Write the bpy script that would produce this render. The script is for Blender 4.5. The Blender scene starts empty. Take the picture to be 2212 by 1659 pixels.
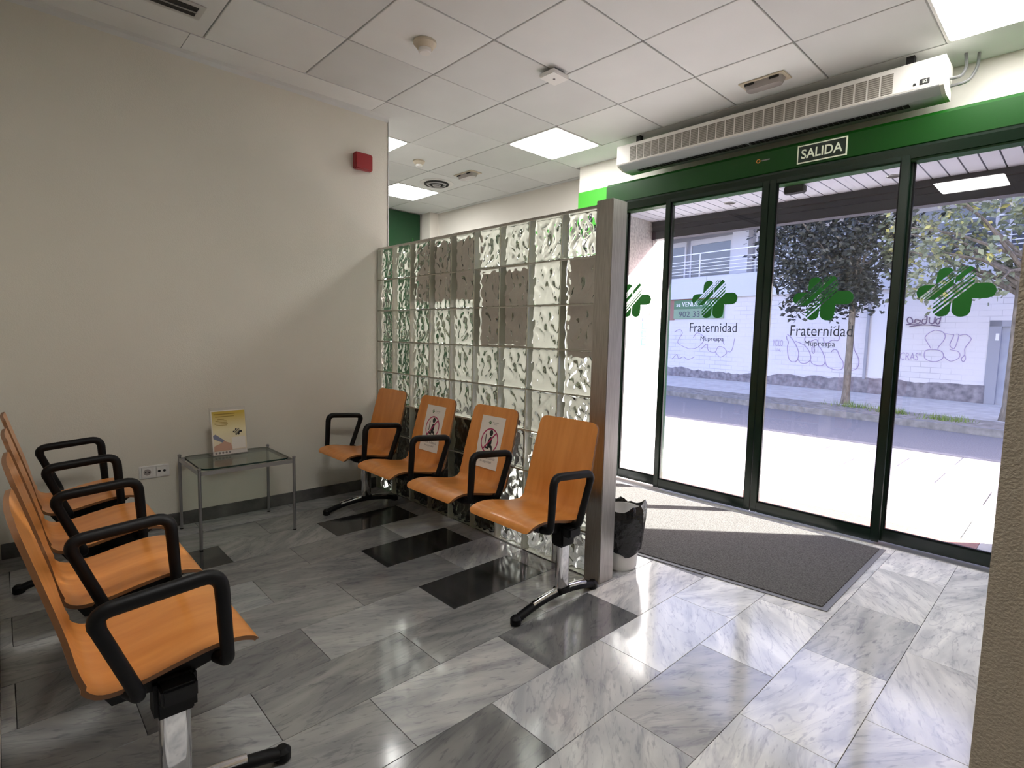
import bpy, bmesh, math, random
from mathutils import Vector, Matrix
random.seed(7)
scene = bpy.context.scene
col = scene.collection
# ------------------------------------------------------------------ camera
FPX = 1174.1456
cam_d = bpy.data.cameras.new('camera'); cam = bpy.data.objects.new('camera', cam_d); col.objects.link(cam)
CR = Vector((0.68564395, 0.72759109, 0.02244059)); CU = Vector((-0.08052966, 0.04517641, 0.99572791)); CF = Vector((-0.72346897, 0.68452195, -0.08956759))
m = Matrix((CR, CU, -CF)).transposed().to_4x4(); m.translation = (3.68789, -0.95085, 1.27225)
cam.matrix_world = m
cam_d.sensor_width = 36; cam_d.lens = FPX/2212*36; cam_d.clip_start = 0.02; cam_d.clip_end = 200
scene.camera = cam
# ------------------------------------------------------------------ sky, sun, exposure
w = bpy.data.worlds.new('sky'); scene.world = w; w.use_nodes = True
nt = w.node_tree; bg = nt.nodes['Background']
sky = nt.nodes.new('ShaderNodeTexSky'); sky.sky_type = 'NISHITA'; sky.sun_disc = False
SUN_EL = math.radians(30); SUN_H = Vector((0.72, 0.69)).normalized()
sky.sun_elevation = SUN_EL; sky.sun_rotation = math.atan2(SUN_H.x, SUN_H.y); sky.air_density = 1.0; sky.dust_density = 3.0; sky.ozone_density = 2.0
tn = nt.nodes.new('ShaderNodeVectorMath'); tn.operation = 'MULTIPLY'; tn.inputs[1].default_value = (1.14, .93, 1.12); nt.links.new(sky.outputs[0], tn.inputs[0]); nt.links.new(tn.outputs[0], bg.inputs[0]); bg.inputs[1].default_value = 0.32
sun_d = bpy.data.lights.new('sun', 'SUN'); sun_d.energy = 20; sun_d.angle = math.radians(0.8); sun_d.color = (1, .965, .92)
sun = bpy.data.objects.new('sun', sun_d); col.objects.link(sun)
sdir = Vector((SUN_H.x*math.cos(SUN_EL), SUN_H.y*math.cos(SUN_EL), math.sin(SUN_EL)))
sun.rotation_euler = sdir.to_track_quat('Z', 'Y').to_euler(); sun.location = (10, 12, 12)
LED = 9.5
vs = scene.view_settings
vs.view_transform = 'Standard'; vs.look = 'None'; vs.gamma = 1; vs.use_curve_mapping = False; vs.exposure = 1.45
cy = scene.cycles
cy.use_denoising = True; cy.max_bounces = 12; cy.diffuse_bounces = 5; cy.glossy_bounces = 5; cy.transmission_bounces = 10; cy.transparent_max_bounces = 16
cy.sample_clamp_indirect = 6; cy.caustics_reflective = False; cy.caustics_refractive = True
# ------------------------------------------------------------------ materials
def mat(name, c, rough=.5, metal=0, spec=.5, emit=None, es=0, coat=0):
    m = bpy.data.materials.new(name); m.use_nodes = True
    b = m.node_tree.nodes['Principled BSDF']
    b.inputs['Base Color'].default_value = (*c, 1); b.inputs['Roughness'].default_value = rough; b.inputs['Metallic'].default_value = metal
    b.inputs['Specular IOR Level'].default_value = spec
    if coat: b.inputs['Coat Weight'].default_value = coat
    if emit: b.inputs['Emission Color'].default_value = (*emit, 1); b.inputs['Emission Strength'].default_value = es
    return m
def N(m, t): return m.node_tree.nodes.new(t)
def L(m, a, b): m.node_tree.links.new(a, b)
def P(m): return m.node_tree.nodes['Principled BSDF']
def coords(m, kind='Object', scale=(1, 1, 1)):
    tc = N(m, 'ShaderNodeTexCoord'); mp = N(m, 'ShaderNodeMapping'); mp.inputs['Scale'].default_value = scale
    L(m, tc.outputs[kind], mp.inputs['Vector']); return mp.outputs[0]
def noise_col(m, c1, c2, scale, vec=None, detail=4, lo=.3, hi=.7, dist=0):
    n = N(m, 'ShaderNodeTexNoise'); n.inputs['Scale'].default_value = scale; n.inputs['Detail'].default_value = detail; n.inputs['Distortion'].default_value = dist
    if vec: L(m, vec, n.inputs['Vector'])
    r = N(m, 'ShaderNodeValToRGB'); r.color_ramp.elements[0].position = lo; r.color_ramp.elements[1].position = hi
    r.color_ramp.elements[0].color = (*c1, 1); r.color_ramp.elements[1].color = (*c2, 1)
    L(m, n.outputs['Fac'], r.inputs[0]); L(m, r.outputs[0], P(m).inputs['Base Color']); return n
def bump(m, scale, strength, dist=.01, vec=None, detail=2):
    n = N(m, 'ShaderNodeTexNoise'); n.inputs['Scale'].default_value = scale; n.inputs['Detail'].default_value = detail
    if vec: L(m, vec, n.inputs['Vector'])
    b = N(m, 'ShaderNodeBump'); b.inputs['Strength'].default_value = strength; b.inputs['Distance'].default_value = dist
    L(m, n.outputs['Fac'], b.inputs['Height']); L(m, b.outputs[0], P(m).inputs['Normal'])
MT = {}
def wallpaint(name, c, bs, st, d=.004):
    m = mat(name, c, .75, spec=.3); v = coords(m)
    noise_col(m, tuple(x*.96 for x in c), tuple(min(1, x*1.03) for x in c), 1.3, v); bump(m, bs, st, d, v); MT[name] = m
wallpaint('wall_paint', (.71, .685, .61), 160, .25)
wallpaint('wall_rough', (.58, .51, .40), 260, .55, .004)
wallpaint('white_paint', (.78, .74, .68), 200, .15)
MT['tile_white'] = mat('ceiling_tile', (.78, .77, .74), .9, spec=.2)
def _tile():
    m = MT['tile_white']; v = coords(m); oi = N(m, 'ShaderNodeObjectInfo'); mr = N(m, 'ShaderNodeMapRange')
    mr.inputs['To Min'].default_value = .88; mr.inputs['To Max'].default_value = 1.04
    L(m, oi.outputs['Random'], mr.inputs['Value'])
    n = N(m, 'ShaderNodeTexNoise'); n.inputs['Scale'].default_value = 2.5; L(m, v, n.inputs['Vector'])
    r = N(m, 'ShaderNodeValToRGB'); r.color_ramp.elements[0].color = (.70, .712, .705, 1); r.color_ramp.elements[1].color = (.80, .813, .806, 1); L(m, n.outputs['Fac'], r.inputs[0])
    mx = N(m, 'ShaderNodeVectorMath'); mx.operation = 'SCALE'; L(m, r.outputs[0], mx.inputs[0]); L(m, mr.outputs[0], mx.inputs['Scale'])
    L(m, mx.outputs[0], P(m).inputs['Base Color']); bump(m, 300, .12, .002, v)
_tile()
MT['plenum'] = mat('ceiling_gap', (.16, .15, .15), .9)
MT['skirting'] = mat('skirting_stone', (.10, .10, .10), .25)
noise_col(MT['skirting'], (.05, .05, .05), (.16, .16, .155), 6, coords(MT['skirting']))
# marble floor: tone from the tile's own object colour
def marble(name, use_obj=True):
    m = mat(name, (.4, .4, .4), .13, spec=.7); b = P(m)
    tc = N(m, 'ShaderNodeTexCoord'); oi = N(m, 'ShaderNodeObjectInfo')
    ad = N(m, 'ShaderNodeVectorMath'); ad.operation = 'ADD'
    sc = N(m, 'ShaderNodeVectorMath'); sc.operation = 'SCALE'; sc.inputs[0].default_value = (37.1, 91.7, 13.3); L(m, oi.outputs['Random'], sc.inputs['Scale'])
    rt = N(m, 'ShaderNodeVectorRotate'); rt.rotation_type = 'Z_AXIS'
    an = N(m, 'ShaderNodeMapRange'); an.inputs['To Min'].default_value = -.7; an.inputs['To Max'].default_value = .6; L(m, oi.outputs['Random'], an.inputs['Value']); L(m, an.outputs[0], rt.inputs['Angle'])
    L(m, tc.outputs['Object'], rt.inputs['Vector']); L(m, rt.outputs[0], ad.inputs[0]); L(m, sc.outputs[0], ad.inputs[1])
    mp = N(m, 'ShaderNodeMapping'); mp.inputs['Scale'].default_value = (5.5, 1.3, 1); L(m, ad.outputs[0], mp.inputs['Vector'])
    n1 = N(m, 'ShaderNodeTexNoise'); n1.inputs['Scale'].default_value = 2.2; n1.inputs['Detail'].default_value = 7; n1.inputs['Distortion'].default_value = .7; L(m, mp.outputs[0], n1.inputs['Vector'])
    r1 = N(m, 'ShaderNodeValToRGB'); r1.color_ramp.elements[0].position = .34; r1.color_ramp.elements[1].position = .66
    r1.color_ramp.elements[0].color = (.70, .71, .73, 1); r1.color_ramp.elements[1].color = (1.12, 1.11, 1.08, 1); L(m, n1.outputs['Fac'], r1.inputs[0])
    # thin dark veins
    n2 = N(m, 'ShaderNodeTexNoise'); n2.inputs['Scale'].default_value = 1.5; n2.inputs['Detail'].default_value = 5; n2.inputs['Distortion'].default_value = 1.4; L(m, mp.outputs[0], n2.inputs['Vector'])
    r2 = N(m, 'ShaderNodeValToRGB'); e = r2.color_ramp.elements; e[0].position = .485; e[0].color = (1, 1, 1, 1); e[1].position = .53; e[1].color = (1, 1, 1, 1)
    k = r2.color_ramp.elements.new(.505); k.color = (.80, .80, .83, 1); L(m, n2.outputs['Fac'], r2.inputs[0])
    # fine speckle
    n3 = N(m, 'ShaderNodeTexNoise'); n3.inputs['Scale'].default_value = 14; n3.inputs['Detail'].default_value = 3; L(m, mp.outputs[0], n3.inputs['Vector'])
    r3 = N(m, 'ShaderNodeValToRGB'); r3.color_ramp.elements[0].position = .30; r3.color_ramp.elements[1].position = .42; r3.color_ramp.elements[0].color = (.72, .72, .75, 1); L(m, n3.outputs['Fac'], r3.inputs[0])
    a = N(m, 'ShaderNodeVectorMath'); a.operation = 'MULTIPLY'; L(m, r1.outputs[0], a.inputs[0]); L(m, r2.outputs[0], a.inputs[1])
    c = N(m, 'ShaderNodeVectorMath'); c.operation = 'MULTIPLY'; L(m, a.outputs[0], c.inputs[0]); L(m, r3.outputs[0], c.inputs[1])
    d = N(m, 'ShaderNodeVectorMath'); d.operation = 'MULTIPLY'; L(m, c.outputs[0], d.inputs[0])
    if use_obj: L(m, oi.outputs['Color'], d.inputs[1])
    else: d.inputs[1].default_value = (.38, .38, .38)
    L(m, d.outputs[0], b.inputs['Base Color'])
    rr = N(m, 'ShaderNodeMapRange'); rr.inputs['To Min'].default_value = .07; rr.inputs['To Max'].default_value = .17; L(m, n1.outputs['Fac'], rr.inputs['Value']); L(m, rr.outputs[0], b.inputs['Roughness'])
    return m
MT['marble'] = marble('marble'); MT['marble_plain'] = marble('marble_plain', False)
# wood laminate of the seats
m = mat('beech_ply', (.60, .23, .055), .28, spec=.5, coat=.15); v = coords(m, scale=(9, 1.2, 1.2))
noise_col(m, (.59, .215, .044), (.72, .295, .072), 3.0, v, 6); MT['wood'] = m
MT['ply_edge'] = mat('ply_edge', (.20, .085, .03), .5)
MT['black'] = mat('black_plastic', (.0025, .0025, .003), .5, spec=.25)
MT['black_metal'] = mat('black_metal', (.003, .003, .0035), .4, spec=.3)
MT['chrome'] = mat('chrome', (.72, .72, .74), .06, 1)
m = mat('brushed_steel', (.50, .48, .45), .33, 1); v = coords(m, scale=(60, 60, 1.5)); noise_col(m, (.40, .38, .355), (.58, .56, .53), 6, v); MT['steel'] = m
MT['alu'] = mat('aluminium', (.62, .62, .62), .35, .9)
MT['grey_metal'] = mat('grey_metal', (.35, .35, .36), .3, .8)
MT['green_dark'] = mat('green_frame', (.0016, .011, .0045), .22, spec=.6)
MT['green_box'] = mat('green_cover', (.0014, .042, .001), .35, spec=.3)
bump(MT['green_box'], 90, .12, .002, coords(MT['green_box']))
MT['green_paint'] = mat('green_paint', (.045, .36, .02), .6)
MT['green_door'] = mat('green_door', (.004, .045, .012), .4)
MT['logo_green'] = mat('logo_green', (.002, .13, .006), .45)
MT['letter_grey'] = mat('lettering_grey', (.05, .06, .085), .5)
MT['white_plastic'] = mat('white_plastic', (.80, .79, .77), .4)
MT['cream_plastic'] = mat('cream_plastic', (.62, .55, .43), .45)
MT['curtain_white'] = mat('air_curtain_enamel', (.80, .77, .72), .35)
MT['curtain_grey'] = mat('air_curtain_under', (.55, .58, .60), .35)
MT['grille'] = mat('grille_perforated', (.26, .235, .20), .6)
v = coords(MT['grille']); wv = N(MT['grille'], 'ShaderNodeTexWave'); wv.bands_direction = 'Z'; wv.inputs['Scale'].default_value = 26; L(MT['grille'], v, wv.inputs['Vector'])
r_ = N(MT['grille'], 'ShaderNodeValToRGB'); r_.color_ramp.elements[0].color = (.14, .125, .105, 1); r_.color_ramp.elements[1].color = (.40, .37, .32, 1); L(MT['grille'], wv.outputs['Fac'], r_.inputs[0]); L(MT['grille'], r_.outputs[0], P(MT['grille']).inputs['Base Color'])
MT['dark_slot'] = mat('dark_slot', (.015, .014, .014), .7)
MT['red_plastic'] = mat('red_plastic', (.30, .008, .012), .35)
MT['sign_cream'] = mat('photoluminescent_cream', (.72, .76, .60), .5)
MT['paper'] = mat('paper', (.78, .74, .68), .6)
MT['magenta'] = mat('magenta_print', (.42, .015, .10), .5)
MT['ink'] = mat('black_ink', (.01, .01, .012), .5)
MT['ink_grey'] = mat('grey_ink', (.22, .2, .2), .6)
MT['orange'] = mat('orange_ink', (.7, .25, .03), .5)
m = mat('posted_sheet', (.62, .56, .52), .7); t_ = m.node_tree; ts = t_.nodes.new('ShaderNodeBsdfTranslucent'); ts.inputs[0].default_value = (.62, .56, .52, 1); ms = t_.nodes.new('ShaderNodeMixShader'); ms.inputs[0].default_value = .5
t_.links.new(P(m).outputs[0], ms.inputs[1]); t_.links.new(ts.outputs[0], ms.inputs[2]); t_.links.new(ms.outputs[0], t_.nodes['Material Output'].inputs[0]); MT['mauve_sheet'] = m
# mat (floor)
m = mat('carpet', (.10, .096, .09), .95, spec=.1); v = coords(m); noise_col(m, (.065, .062, .058), (.15, .145, .138), 120, v, 3); bump(m, 260, .6, .006, v); MT['carpet'] = m
MT['cabinet_dark'] = mat('cabinet_dark', (.03, .026, .022), .45)
MT['rubber'] = mat('rubber_edge', (.19, .19, .195), .5)
# bin bag
m = mat('bin_bag', (.006, .006, .007), .22, spec=.5); bump(m, 22, .7, .02, coords(m), 3); MT['bag'] = m
# clear glass: mirror part by Fresnel over a clear pane
def pane_mat(name, tint, f0=.04):
    m = bpy.data.materials.new(name); m.use_nodes = True; t = m.node_tree; t.nodes.clear()
    o = t.nodes.new('ShaderNodeOutputMaterial'); mx = t.nodes.new('ShaderNodeMixShader'); tr = t.nodes.new('ShaderNodeBsdfTransparent'); gl = t.nodes.new('ShaderNodeBsdfGlossy'); lw = t.nodes.new('ShaderNodeLayerWeight'); lw.inputs['Blend'].default_value = .5
    pw = t.nodes.new('ShaderNodeMath'); pw.operation = 'POWER'; pw.inputs[1].default_value = 5; ma = t.nodes.new('ShaderNodeMath'); ma.operation = 'MULTIPLY_ADD'; ma.inputs[1].default_value = 1-f0; ma.inputs[2].default_value = f0
    t.links.new(lw.outputs['Facing'], pw.inputs[0]); t.links.new(pw.outputs[0], ma.inputs[0])
    tr.inputs[0].default_value = (*tint, 1); gl.inputs['Roughness'].default_value = 0.0
    t.links.new(ma.outputs[0], mx.inputs[0]); t.links.new(tr.outputs[0], mx.inputs[1]); t.links.new(gl.outputs[0], mx.inputs[2]); t.links.new(mx.outputs[0], o.inputs[0]); return m
MT['pane'] = pane_mat('door_glass', (.955, .965, .96)); MT['table_glass'] = pane_mat('table_glass', (.80, .88, .84)); MT['acrylic'] = pane_mat('acrylic', (.96, .96, .97))
MT['far_glass'] = mat('window_glass', (.10, .11, .13), .08, spec=.8)
# glass block
m = bpy.data.materials.new('block_glass'); m.use_nodes = True; t = m.node_tree; t.nodes.clear()
o = t.nodes.new('ShaderNodeOutputMaterial'); g_ = t.nodes.new('ShaderNodeBsdfGlass'); g_.inputs['IOR'].default_value = 1.38; g_.inputs['Roughness'].default_value = .0; g_.inputs['Color'].default_value = (.93, .955, .93, 1); t.links.new(g_.outputs[0], o.inputs[0]); MT['block_glass'] = m
MT['block_side'] = mat('block_side', (.72, .71, .58), .25)
MT['mortar'] = mat('mortar', (.50, .49, .42), .8)
# outdoors
m = mat('granite', (.42, .41, .40), .45); v = coords(m); noise_col(m, (.30, .295, .30), (.56, .55, .54), 45, v, 5); MT['granite'] = m
m = mat('red_granite', (.30, .13, .10), .4); v = coords(m); noise_col(m, (.24, .10, .08), (.38, .17, .13), 60, v, 4); MT['red_stone'] = m
m = mat('paving', (.55, .54, .51), .8); v = coords(m, 'Object'); noise_col(m, (.46, .45, .43), (.62, .61, .58), 5, v, 6); MT['paving'] = m
MT['paving_joint'] = mat('paving_joint', (.25, .25, .25), .9)
m = mat('asphalt', (.16, .16, .17), .85); v = coords(m); noise_col(m, (.13, .13, .14), (.24, .24, .25), 60, v, 5); MT['asphalt'] = m
m = mat('kerb', (.20, .20, .20), .8); v = coords(m); noise_col(m, (.15, .15, .15), (.28, .28, .28), 8, v); MT['kerb'] = m
MT['soffit'] = mat('soffit_slat', (.44, .46, .56), .45); MT['soffit_gap'] = mat('soffit_gap', (.03, .03, .035), .8)
MT['fascia'] = mat('fascia_metal', (.035, .033, .042), .5)
MT['sticker_blue'] = mat('sticker_blue', (.03, .22, .55), .5); MT['sticker_navy'] = mat('sticker_navy', (.04, .06, .30), .5)
# painted brick wall across the street
m = mat('painted_brick', (.72, .70, .70), .85); v = coords(m)
mp = N(m, 'ShaderNodeMapping'); mp.inputs['Rotation'].default_value = (math.radians(-90), 0, 0); L(m, v, mp.inputs['Vector'])
bt = N(m, 'ShaderNodeTexBrick'); bt.inputs['Scale'].default_value = 1; bt.inputs['Brick Width'].default_value = .42; bt.inputs['Row Height'].default_value = .14; bt.inputs['Mortar Size'].default_value = .007
bt.inputs['Color1'].default_value = (.72, .70, .70, 1); bt.inputs['Color2'].default_value = (.68, .665, .67, 1); bt.inputs['Mortar'].default_value = (.50, .48, .50, 1)
L(m, mp.outputs[0], bt.inputs['Vector'])
nz = N(m, 'ShaderNodeTexNoise'); nz.inputs['Scale'].default_value = .9; nz.inputs['Detail'].default_value = 6; L(m, v, nz.inputs['Vector'])
rz = N(m, 'ShaderNodeValToRGB'); rz.color_ramp.elements[0].position = .42; rz.color_ramp.elements[1].position = .58; L(m, nz.outputs['Fac'], rz.inputs[0])
mx = N(m, 'ShaderNodeMix'); mx.data_type = 'RGBA'; mx.inputs['A'].default_value = (.71, .69, .695, 1); L(m, bt.outputs['Color'], mx.inputs['B']); L(m, rz.outputs[0], mx.inputs['Factor'])
L(m, mx.outputs['Result'], P(m).inputs['Base Color'])
bb = N(m, 'ShaderNodeBump'); bb.inputs['Strength'].default_value = .5; bb.inputs['Distance'].default_value = .01; bb.invert = True; L(m, bt.outputs['Fac'], bb.inputs['Height']); L(m, bb.outputs[0], P(m).inputs['Normal']); MT['brick_wall'] = m
m = mat('damp_base', (.2, .19, .2), .9); v = coords(m); noise_col(m, (.13, .12, .14), (.34, .32, .33), 7, v, 6); MT['damp'] = m
MT['band'] = mat('parapet_panel', (.60, .62, .65), .5)
MT['render_grey'] = mat('render_grey', (.34, .35, .39), .8)
MT['render_white'] = mat('render_white', (.72, .72, .74), .7)
MT['rail_white'] = mat('rail_white', (.82, .82, .84), .4)
MT['steel_door'] = mat('steel_door', (.34, .37, .45), .5)
noise_col(MT['steel_door'], (.30, .33, .41), (.40, .43, .50), 3, coords(MT['steel_door']))
MT['brick_red'] = mat('brick_red', (.32, .17, .14), .85)
MT['banner_green'] = mat('banner_green', (.08, .20, .10), .6); MT['banner_light'] = mat('banner_light', (.22, .34, .22), .6); MT['banner_white'] = mat('banner_white', (.85, .85, .85), .6)
MT['spray'] = mat('spray_violet', (.40, .33, .50), .8); MT['spray_dark'] = mat('spray_dark', (.17, .12, .19), .8)
m = mat('bark', (.16, .14, .12), .9); v = coords(m, scale=(3, 3, 1)); noise_col(m, (.10, .09, .075), (.26, .23, .19), 7, v, 5); MT['bark'] = m
def leafmat(name, c1, c2, c3):
    m = mat(name, c1, .35); oi = N(m, 'ShaderNodeNewGeometry'); r = N(m, 'ShaderNodeValToRGB'); e = r.color_ramp.elements; e[0].color = (*c1, 1); e[1].color = (*c3, 1); k = e.new(.82); k.color = (*c2, 1)
    L(m, oi.outputs['Random Per Island'], r.inputs[0]); L(m, r.outputs[0], P(m).inputs['Base Color']); P(m).inputs['Subsurface Weight'].default_value = 0; return m
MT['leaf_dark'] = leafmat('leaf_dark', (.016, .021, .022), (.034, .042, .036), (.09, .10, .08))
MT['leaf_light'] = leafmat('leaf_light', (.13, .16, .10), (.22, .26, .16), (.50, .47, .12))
MT['grass'] = mat('grass', (.16, .24, .05), .7)
# ------------------------------------------------------------------ geometry helpers
class MB:
    def __init__(s, xf=None): s.v = []; s.f = []; s.mi = []; s.xf = xf
    def add(s, vs, fs, mi=0):
        b = len(s.v); s.v += [tuple(s.xf(*p)) if s.xf else tuple(p) for p in vs]; s.f += [tuple(b+i for i in f) for f in fs]; s.mi += [mi]*len(fs); return s
    def box(s, x0, x1, y0, y1, z0, z1, mi=0):
        return s.add([(x0, y0, z0), (x1, y0, z0), (x1, y1, z0), (x0, y1, z0), (x0, y0, z1), (x1, y0, z1), (x1, y1, z1), (x0, y1, z1)],
                     [(0, 3, 2, 1), (4, 5, 6, 7), (0, 1, 5, 4), (1, 2, 6, 5), (2, 3, 7, 6), (3, 0, 4, 7)], mi)
    def prism(s, poly, axis, a0, a1, mi=0):           # poly: 2D points in the two other axes (cyclic order x,y,z), extruded along axis
        n = len(poly)
        def pt(p, a): return (a, p[0], p[1]) if axis == 0 else ((p[0], a, p[1]) if axis == 1 else (p[0], p[1], a))
        return s.add([pt(p, a0) for p in poly]+[pt(p, a1) for p in poly], [tuple(range(n))[::-1], tuple(range(n, 2*n))]+[(i, (i+1) % n, n+(i+1) % n, n+i) for i in range(n)], mi)
    def tube(s, pts, r, n=10, closed=False, mi=0, flat=None):
        pts = [Vector(p) for p in pts]; rs = r if isinstance(r, (list, tuple)) else [r]*len(pts); k = len(pts); vs = []; up = None
        for i, p in enumerate(pts):
            if closed: t = pts[(i+1) % k]-pts[i-1]
            else: t = pts[min(i+1, k-1)]-pts[max(i-1, 0)]
            t.normalize()
            if up is None:
                up = Vector((0, 0, 1)) if abs(t.z) < .9 else Vector((1, 0, 0))
            up = (up-t*up.dot(t)).normalized(); sd = t.cross(up)
            for j in range(n):
                a = 2*math.pi*j/n; fz = flat if flat else 1
                vs.append(p+(up*math.sin(a)*fz+sd*math.cos(a))*rs[i])
        fs = []
        for i in range(k if closed else k-1):
            for j in range(n):
                a = i*n+j; b = i*n+(j+1) % n; c = ((i+1) % k)*n+(j+1) % n; d = ((i+1) % k)*n+j; fs.append((a, b, c, d))
        if not closed: fs += [tuple(range(n))[::-1], tuple((k-1)*n+j for j in range(n))]
        return s.add(vs, fs, mi)
    def lathe(s, prof, c=(0, 0, 0), n=20, mi=0, axis='z', sx=1):
        vs = []; fs = []
        for r, h in prof:
            for j in range(n):
                a = 2*math.pi*j/n; p = (r*math.cos(a)*sx, r*math.sin(a), h)
                vs.append((c[0]+p[0], c[1]+p[1], c[2]+p[2]))
        for i in range(len(prof)-1):
            for j in range(n): fs.append((i*n+j, i*n+(j+1) % n, (i+1)*n+(j+1) % n, (i+1)*n+j))
        fs += [tuple(range(n))[::-1], tuple((len(prof)-1)*n+j for j in range(n))]
        return s.add(vs, fs, mi)
    def build(s, name, material, parent=None, smooth=False, bevel=0, seg=2, loc=None):
        me = bpy.data.meshes.new(name); o = Vector((0, 0, 0))
        if parent is not None: o = Vector(parent.get('_o', (0, 0, 0)))
        elif loc is not None: o = Vector(loc)
        me.from_pydata([tuple(Vector(p)-o) for p in s.v], [], s.f)
        for mm in (material if isinstance(material, (list, tuple)) else [material]): me.materials.append(MT[mm] if isinstance(mm, str) else mm)
        if any(s.mi): me.polygons.foreach_set('material_index', s.mi)
        bm = bmesh.new(); bm.from_mesh(me)
        bmesh.ops.recalc_face_normals(bm, faces=bm.faces)
        if bevel: bmesh.ops.bevel(bm, geom=[e for e in bm.edges if len(e.link_faces) == 2 and e.calc_face_angle(0) > .5], offset=bevel, segments=seg, affect='EDGES', clamp_overlap=True)
        bm.to_mesh(me); bm.free()
        if smooth or bevel:
            me.polygons.foreach_set('use_smooth', [True]*len(me.polygons))
            me.set_sharp_from_angle(angle=.7)
        ob = bpy.data.objects.new(name, me); col.objects.link(ob)
        if parent is not None: ob.parent = parent
        elif loc is not None: ob.location = o
        ob['_o'] = tuple(o) if loc is not None and parent is None else (tuple(parent['_o']) if parent is not None and '_o' in parent else (0, 0, 0))
        return ob
def tag(o, label=None, cat=None, group=None, kind=None):
    if label: o['label'] = label
    if cat: o['category'] = cat
    if group: o['group'] = group
    if kind: o['kind'] = kind
    return o
def thing(name, loc, label, cat, group=None):
    o = bpy.data.objects.new(name, None); col.objects.link(o); o.location = loc; o['_o'] = tuple(loc); o.empty_display_size = .1
    return tag(o, label, cat, group)
def structure(o, label, cat): return tag(o, label, cat, kind='structure')
def fillet(pts, r, n=6):
    out = []; pts = [Vector(p) for p in pts]
    for i, p in enumerate(pts):
        if i in (0, len(pts)-1): out.append(p); continue
        rr = r[i] if isinstance(r, (list, tuple)) else r
        a = (pts[i-1]-p); b = (pts[i+1]-p); d = min(rr, a.length*.45, b.length*.45); a.normalize(); b.normalize()
        s0 = p+a*d; s1 = p+b*d
        for k in range(n+1):
            t = k/n; out.append(s0*(1-t)**2+p*2*t*(1-t)+s1*t*t)
    return out
def rrect(x0, x1, y0, y1, r, n=5):
    out = []
    for cx, cy, a0 in ((x1-r, y1-r, 0), (x0+r, y1-r, 90), (x0+r, y0+r, 180), (x1-r, y0+r, 270)):
        for k in range(n+1):
            a = math.radians(a0+90*k/n); out.append((cx+r*math.cos(a), cy+r*math.sin(a)))
    return out
_fonts = {}
def text(name, s, origin, xd, yd, width, height, material, parent, align='c', thick=0, group=None):
    """flat lettering fitted into width x height; origin = centre of the baseline box"""
    cu = bpy.data.curves.new('t', 'FONT'); cu.body = s; cu.resolution_u = 3; cu.offset = thick
    ob = bpy.data.objects.new('t', cu); col.objects.link(ob)
    dg = bpy.context.evaluated_depsgraph_get(); me = bpy.data.meshes.new_from_object(ob.evaluated_get(dg))
    bpy.data.objects.remove(ob); bpy.data.curves.remove(cu)
    xs = [v.co.x for v in me.vertices]; ys = [v.co.y for v in me.vertices]
    x0, x1, y0, y1 = min(xs), max(xs), min(ys), max(ys); o = Vector(origin); xd = Vector(xd).normalized(); yd = Vector(yd).normalized()
    po = Vector(parent['_o']) if parent is not None and '_o' in parent else Vector((0, 0, 0))
    for v in me.vertices:
        a = ((v.co.x-x0)/(x1-x0)-.5)*width; b = ((v.co.y-y0)/(y1-y0)-.5)*height
        v.co = o+xd*a+yd*b-po
    me.materials.clear(); me.materials.append(MT[material]); me.name = name
    r = bpy.data.objects.new(name, me); col.objects.link(r); r.parent = parent; r['_o'] = tuple(po); return r
def flat_poly(name, polys, origin, xd, yd, material, parent):
    """flat print: list of 2D polygons on the plane origin + a*xd + b*yd"""
    o = Vector(origin); xd = Vector(xd); yd = Vector(yd); mb = MB()
    for p in polys: mb.add([o+xd*a+yd*b for a, b in p], [tuple(range(len(p)))])
    return mb.build(name, material, parent)
def link_copy(src, parent=None):
    c = src.copy(); col.objects.link(c)
    if parent is not None: c.parent = parent
    return c
# company emblem: clover of two upright lobes and a lying one, cut by slanting stripes
def emblem_polys():
    def cap(u, v, cx0, cy0, cx1, cy1, r):
        dx, dy = cx1-cx0, cy1-cy0; t = max(0, min(1, ((u-cx0)*dx+(v-cy0)*dy)/(dx*dx+dy*dy))); return (u-cx0-t*dx)**2+(v-cy0-t*dy)**2 <= r*r
    def inside(u, v):
        return cap(u, v, -66, 138, -78, -140, 57) or cap(u, v, 60, 140, 48, -140, 60) or cap(u, v, -190, 0, 190, 2, 60)
    bands = [(400, 187), (166, 158), (141, 131), (118, 66), (42, 33), (12, -4), (-22, -44), (-60, -420)]
    polys = []; q = math.sqrt(.5)
    def spans(d):
        d *= q; out = []; st = None; e = -330.
        while e < 330:
            u = q*(e-d); v = q*(e+d); i = inside(u, v)
            if i and st is None: st = e
            if not i and st is not None: out.append((st, e)); st = None
            e += 2
        return out
    for hi, lo in bands:
        n = max(1, int((hi-lo)/5)); prev = None; pd = None
        for k in range(n+1):
            d = hi+(lo-hi)*k/n; sp = spans(d)
            if prev is not None and len(prev) == len(sp):
                for (a0, a1), (b0, b1) in zip(prev, sp):
                    P_ = [(q*(a0-pd*q), q*(a0+pd*q)), (q*(a1-pd*q), q*(a1+pd*q)), (q*(b1-d*q), q*(b1+d*q)), (q*(b0-d*q), q*(b0+d*q))]
                    polys.append(P_[::-1])
            elif prev is not None:
                src, dd = (prev, pd) if len(prev) > len(sp) else (sp, d)
                for a0, a1 in src:
                    P_ = [(q*(a0-pd*q), q*(a0+pd*q)), (q*(a1-pd*q), q*(a1+pd*q)), (q*(a1-d*q), q*(a1+d*q)), (q*(a0-d*q), q*(a0+d*q))]
                    polys.append(P_[::-1])
            prev = sp; pd = d
    return polys
EMB = emblem_polys()      # about 500 units wide
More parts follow.
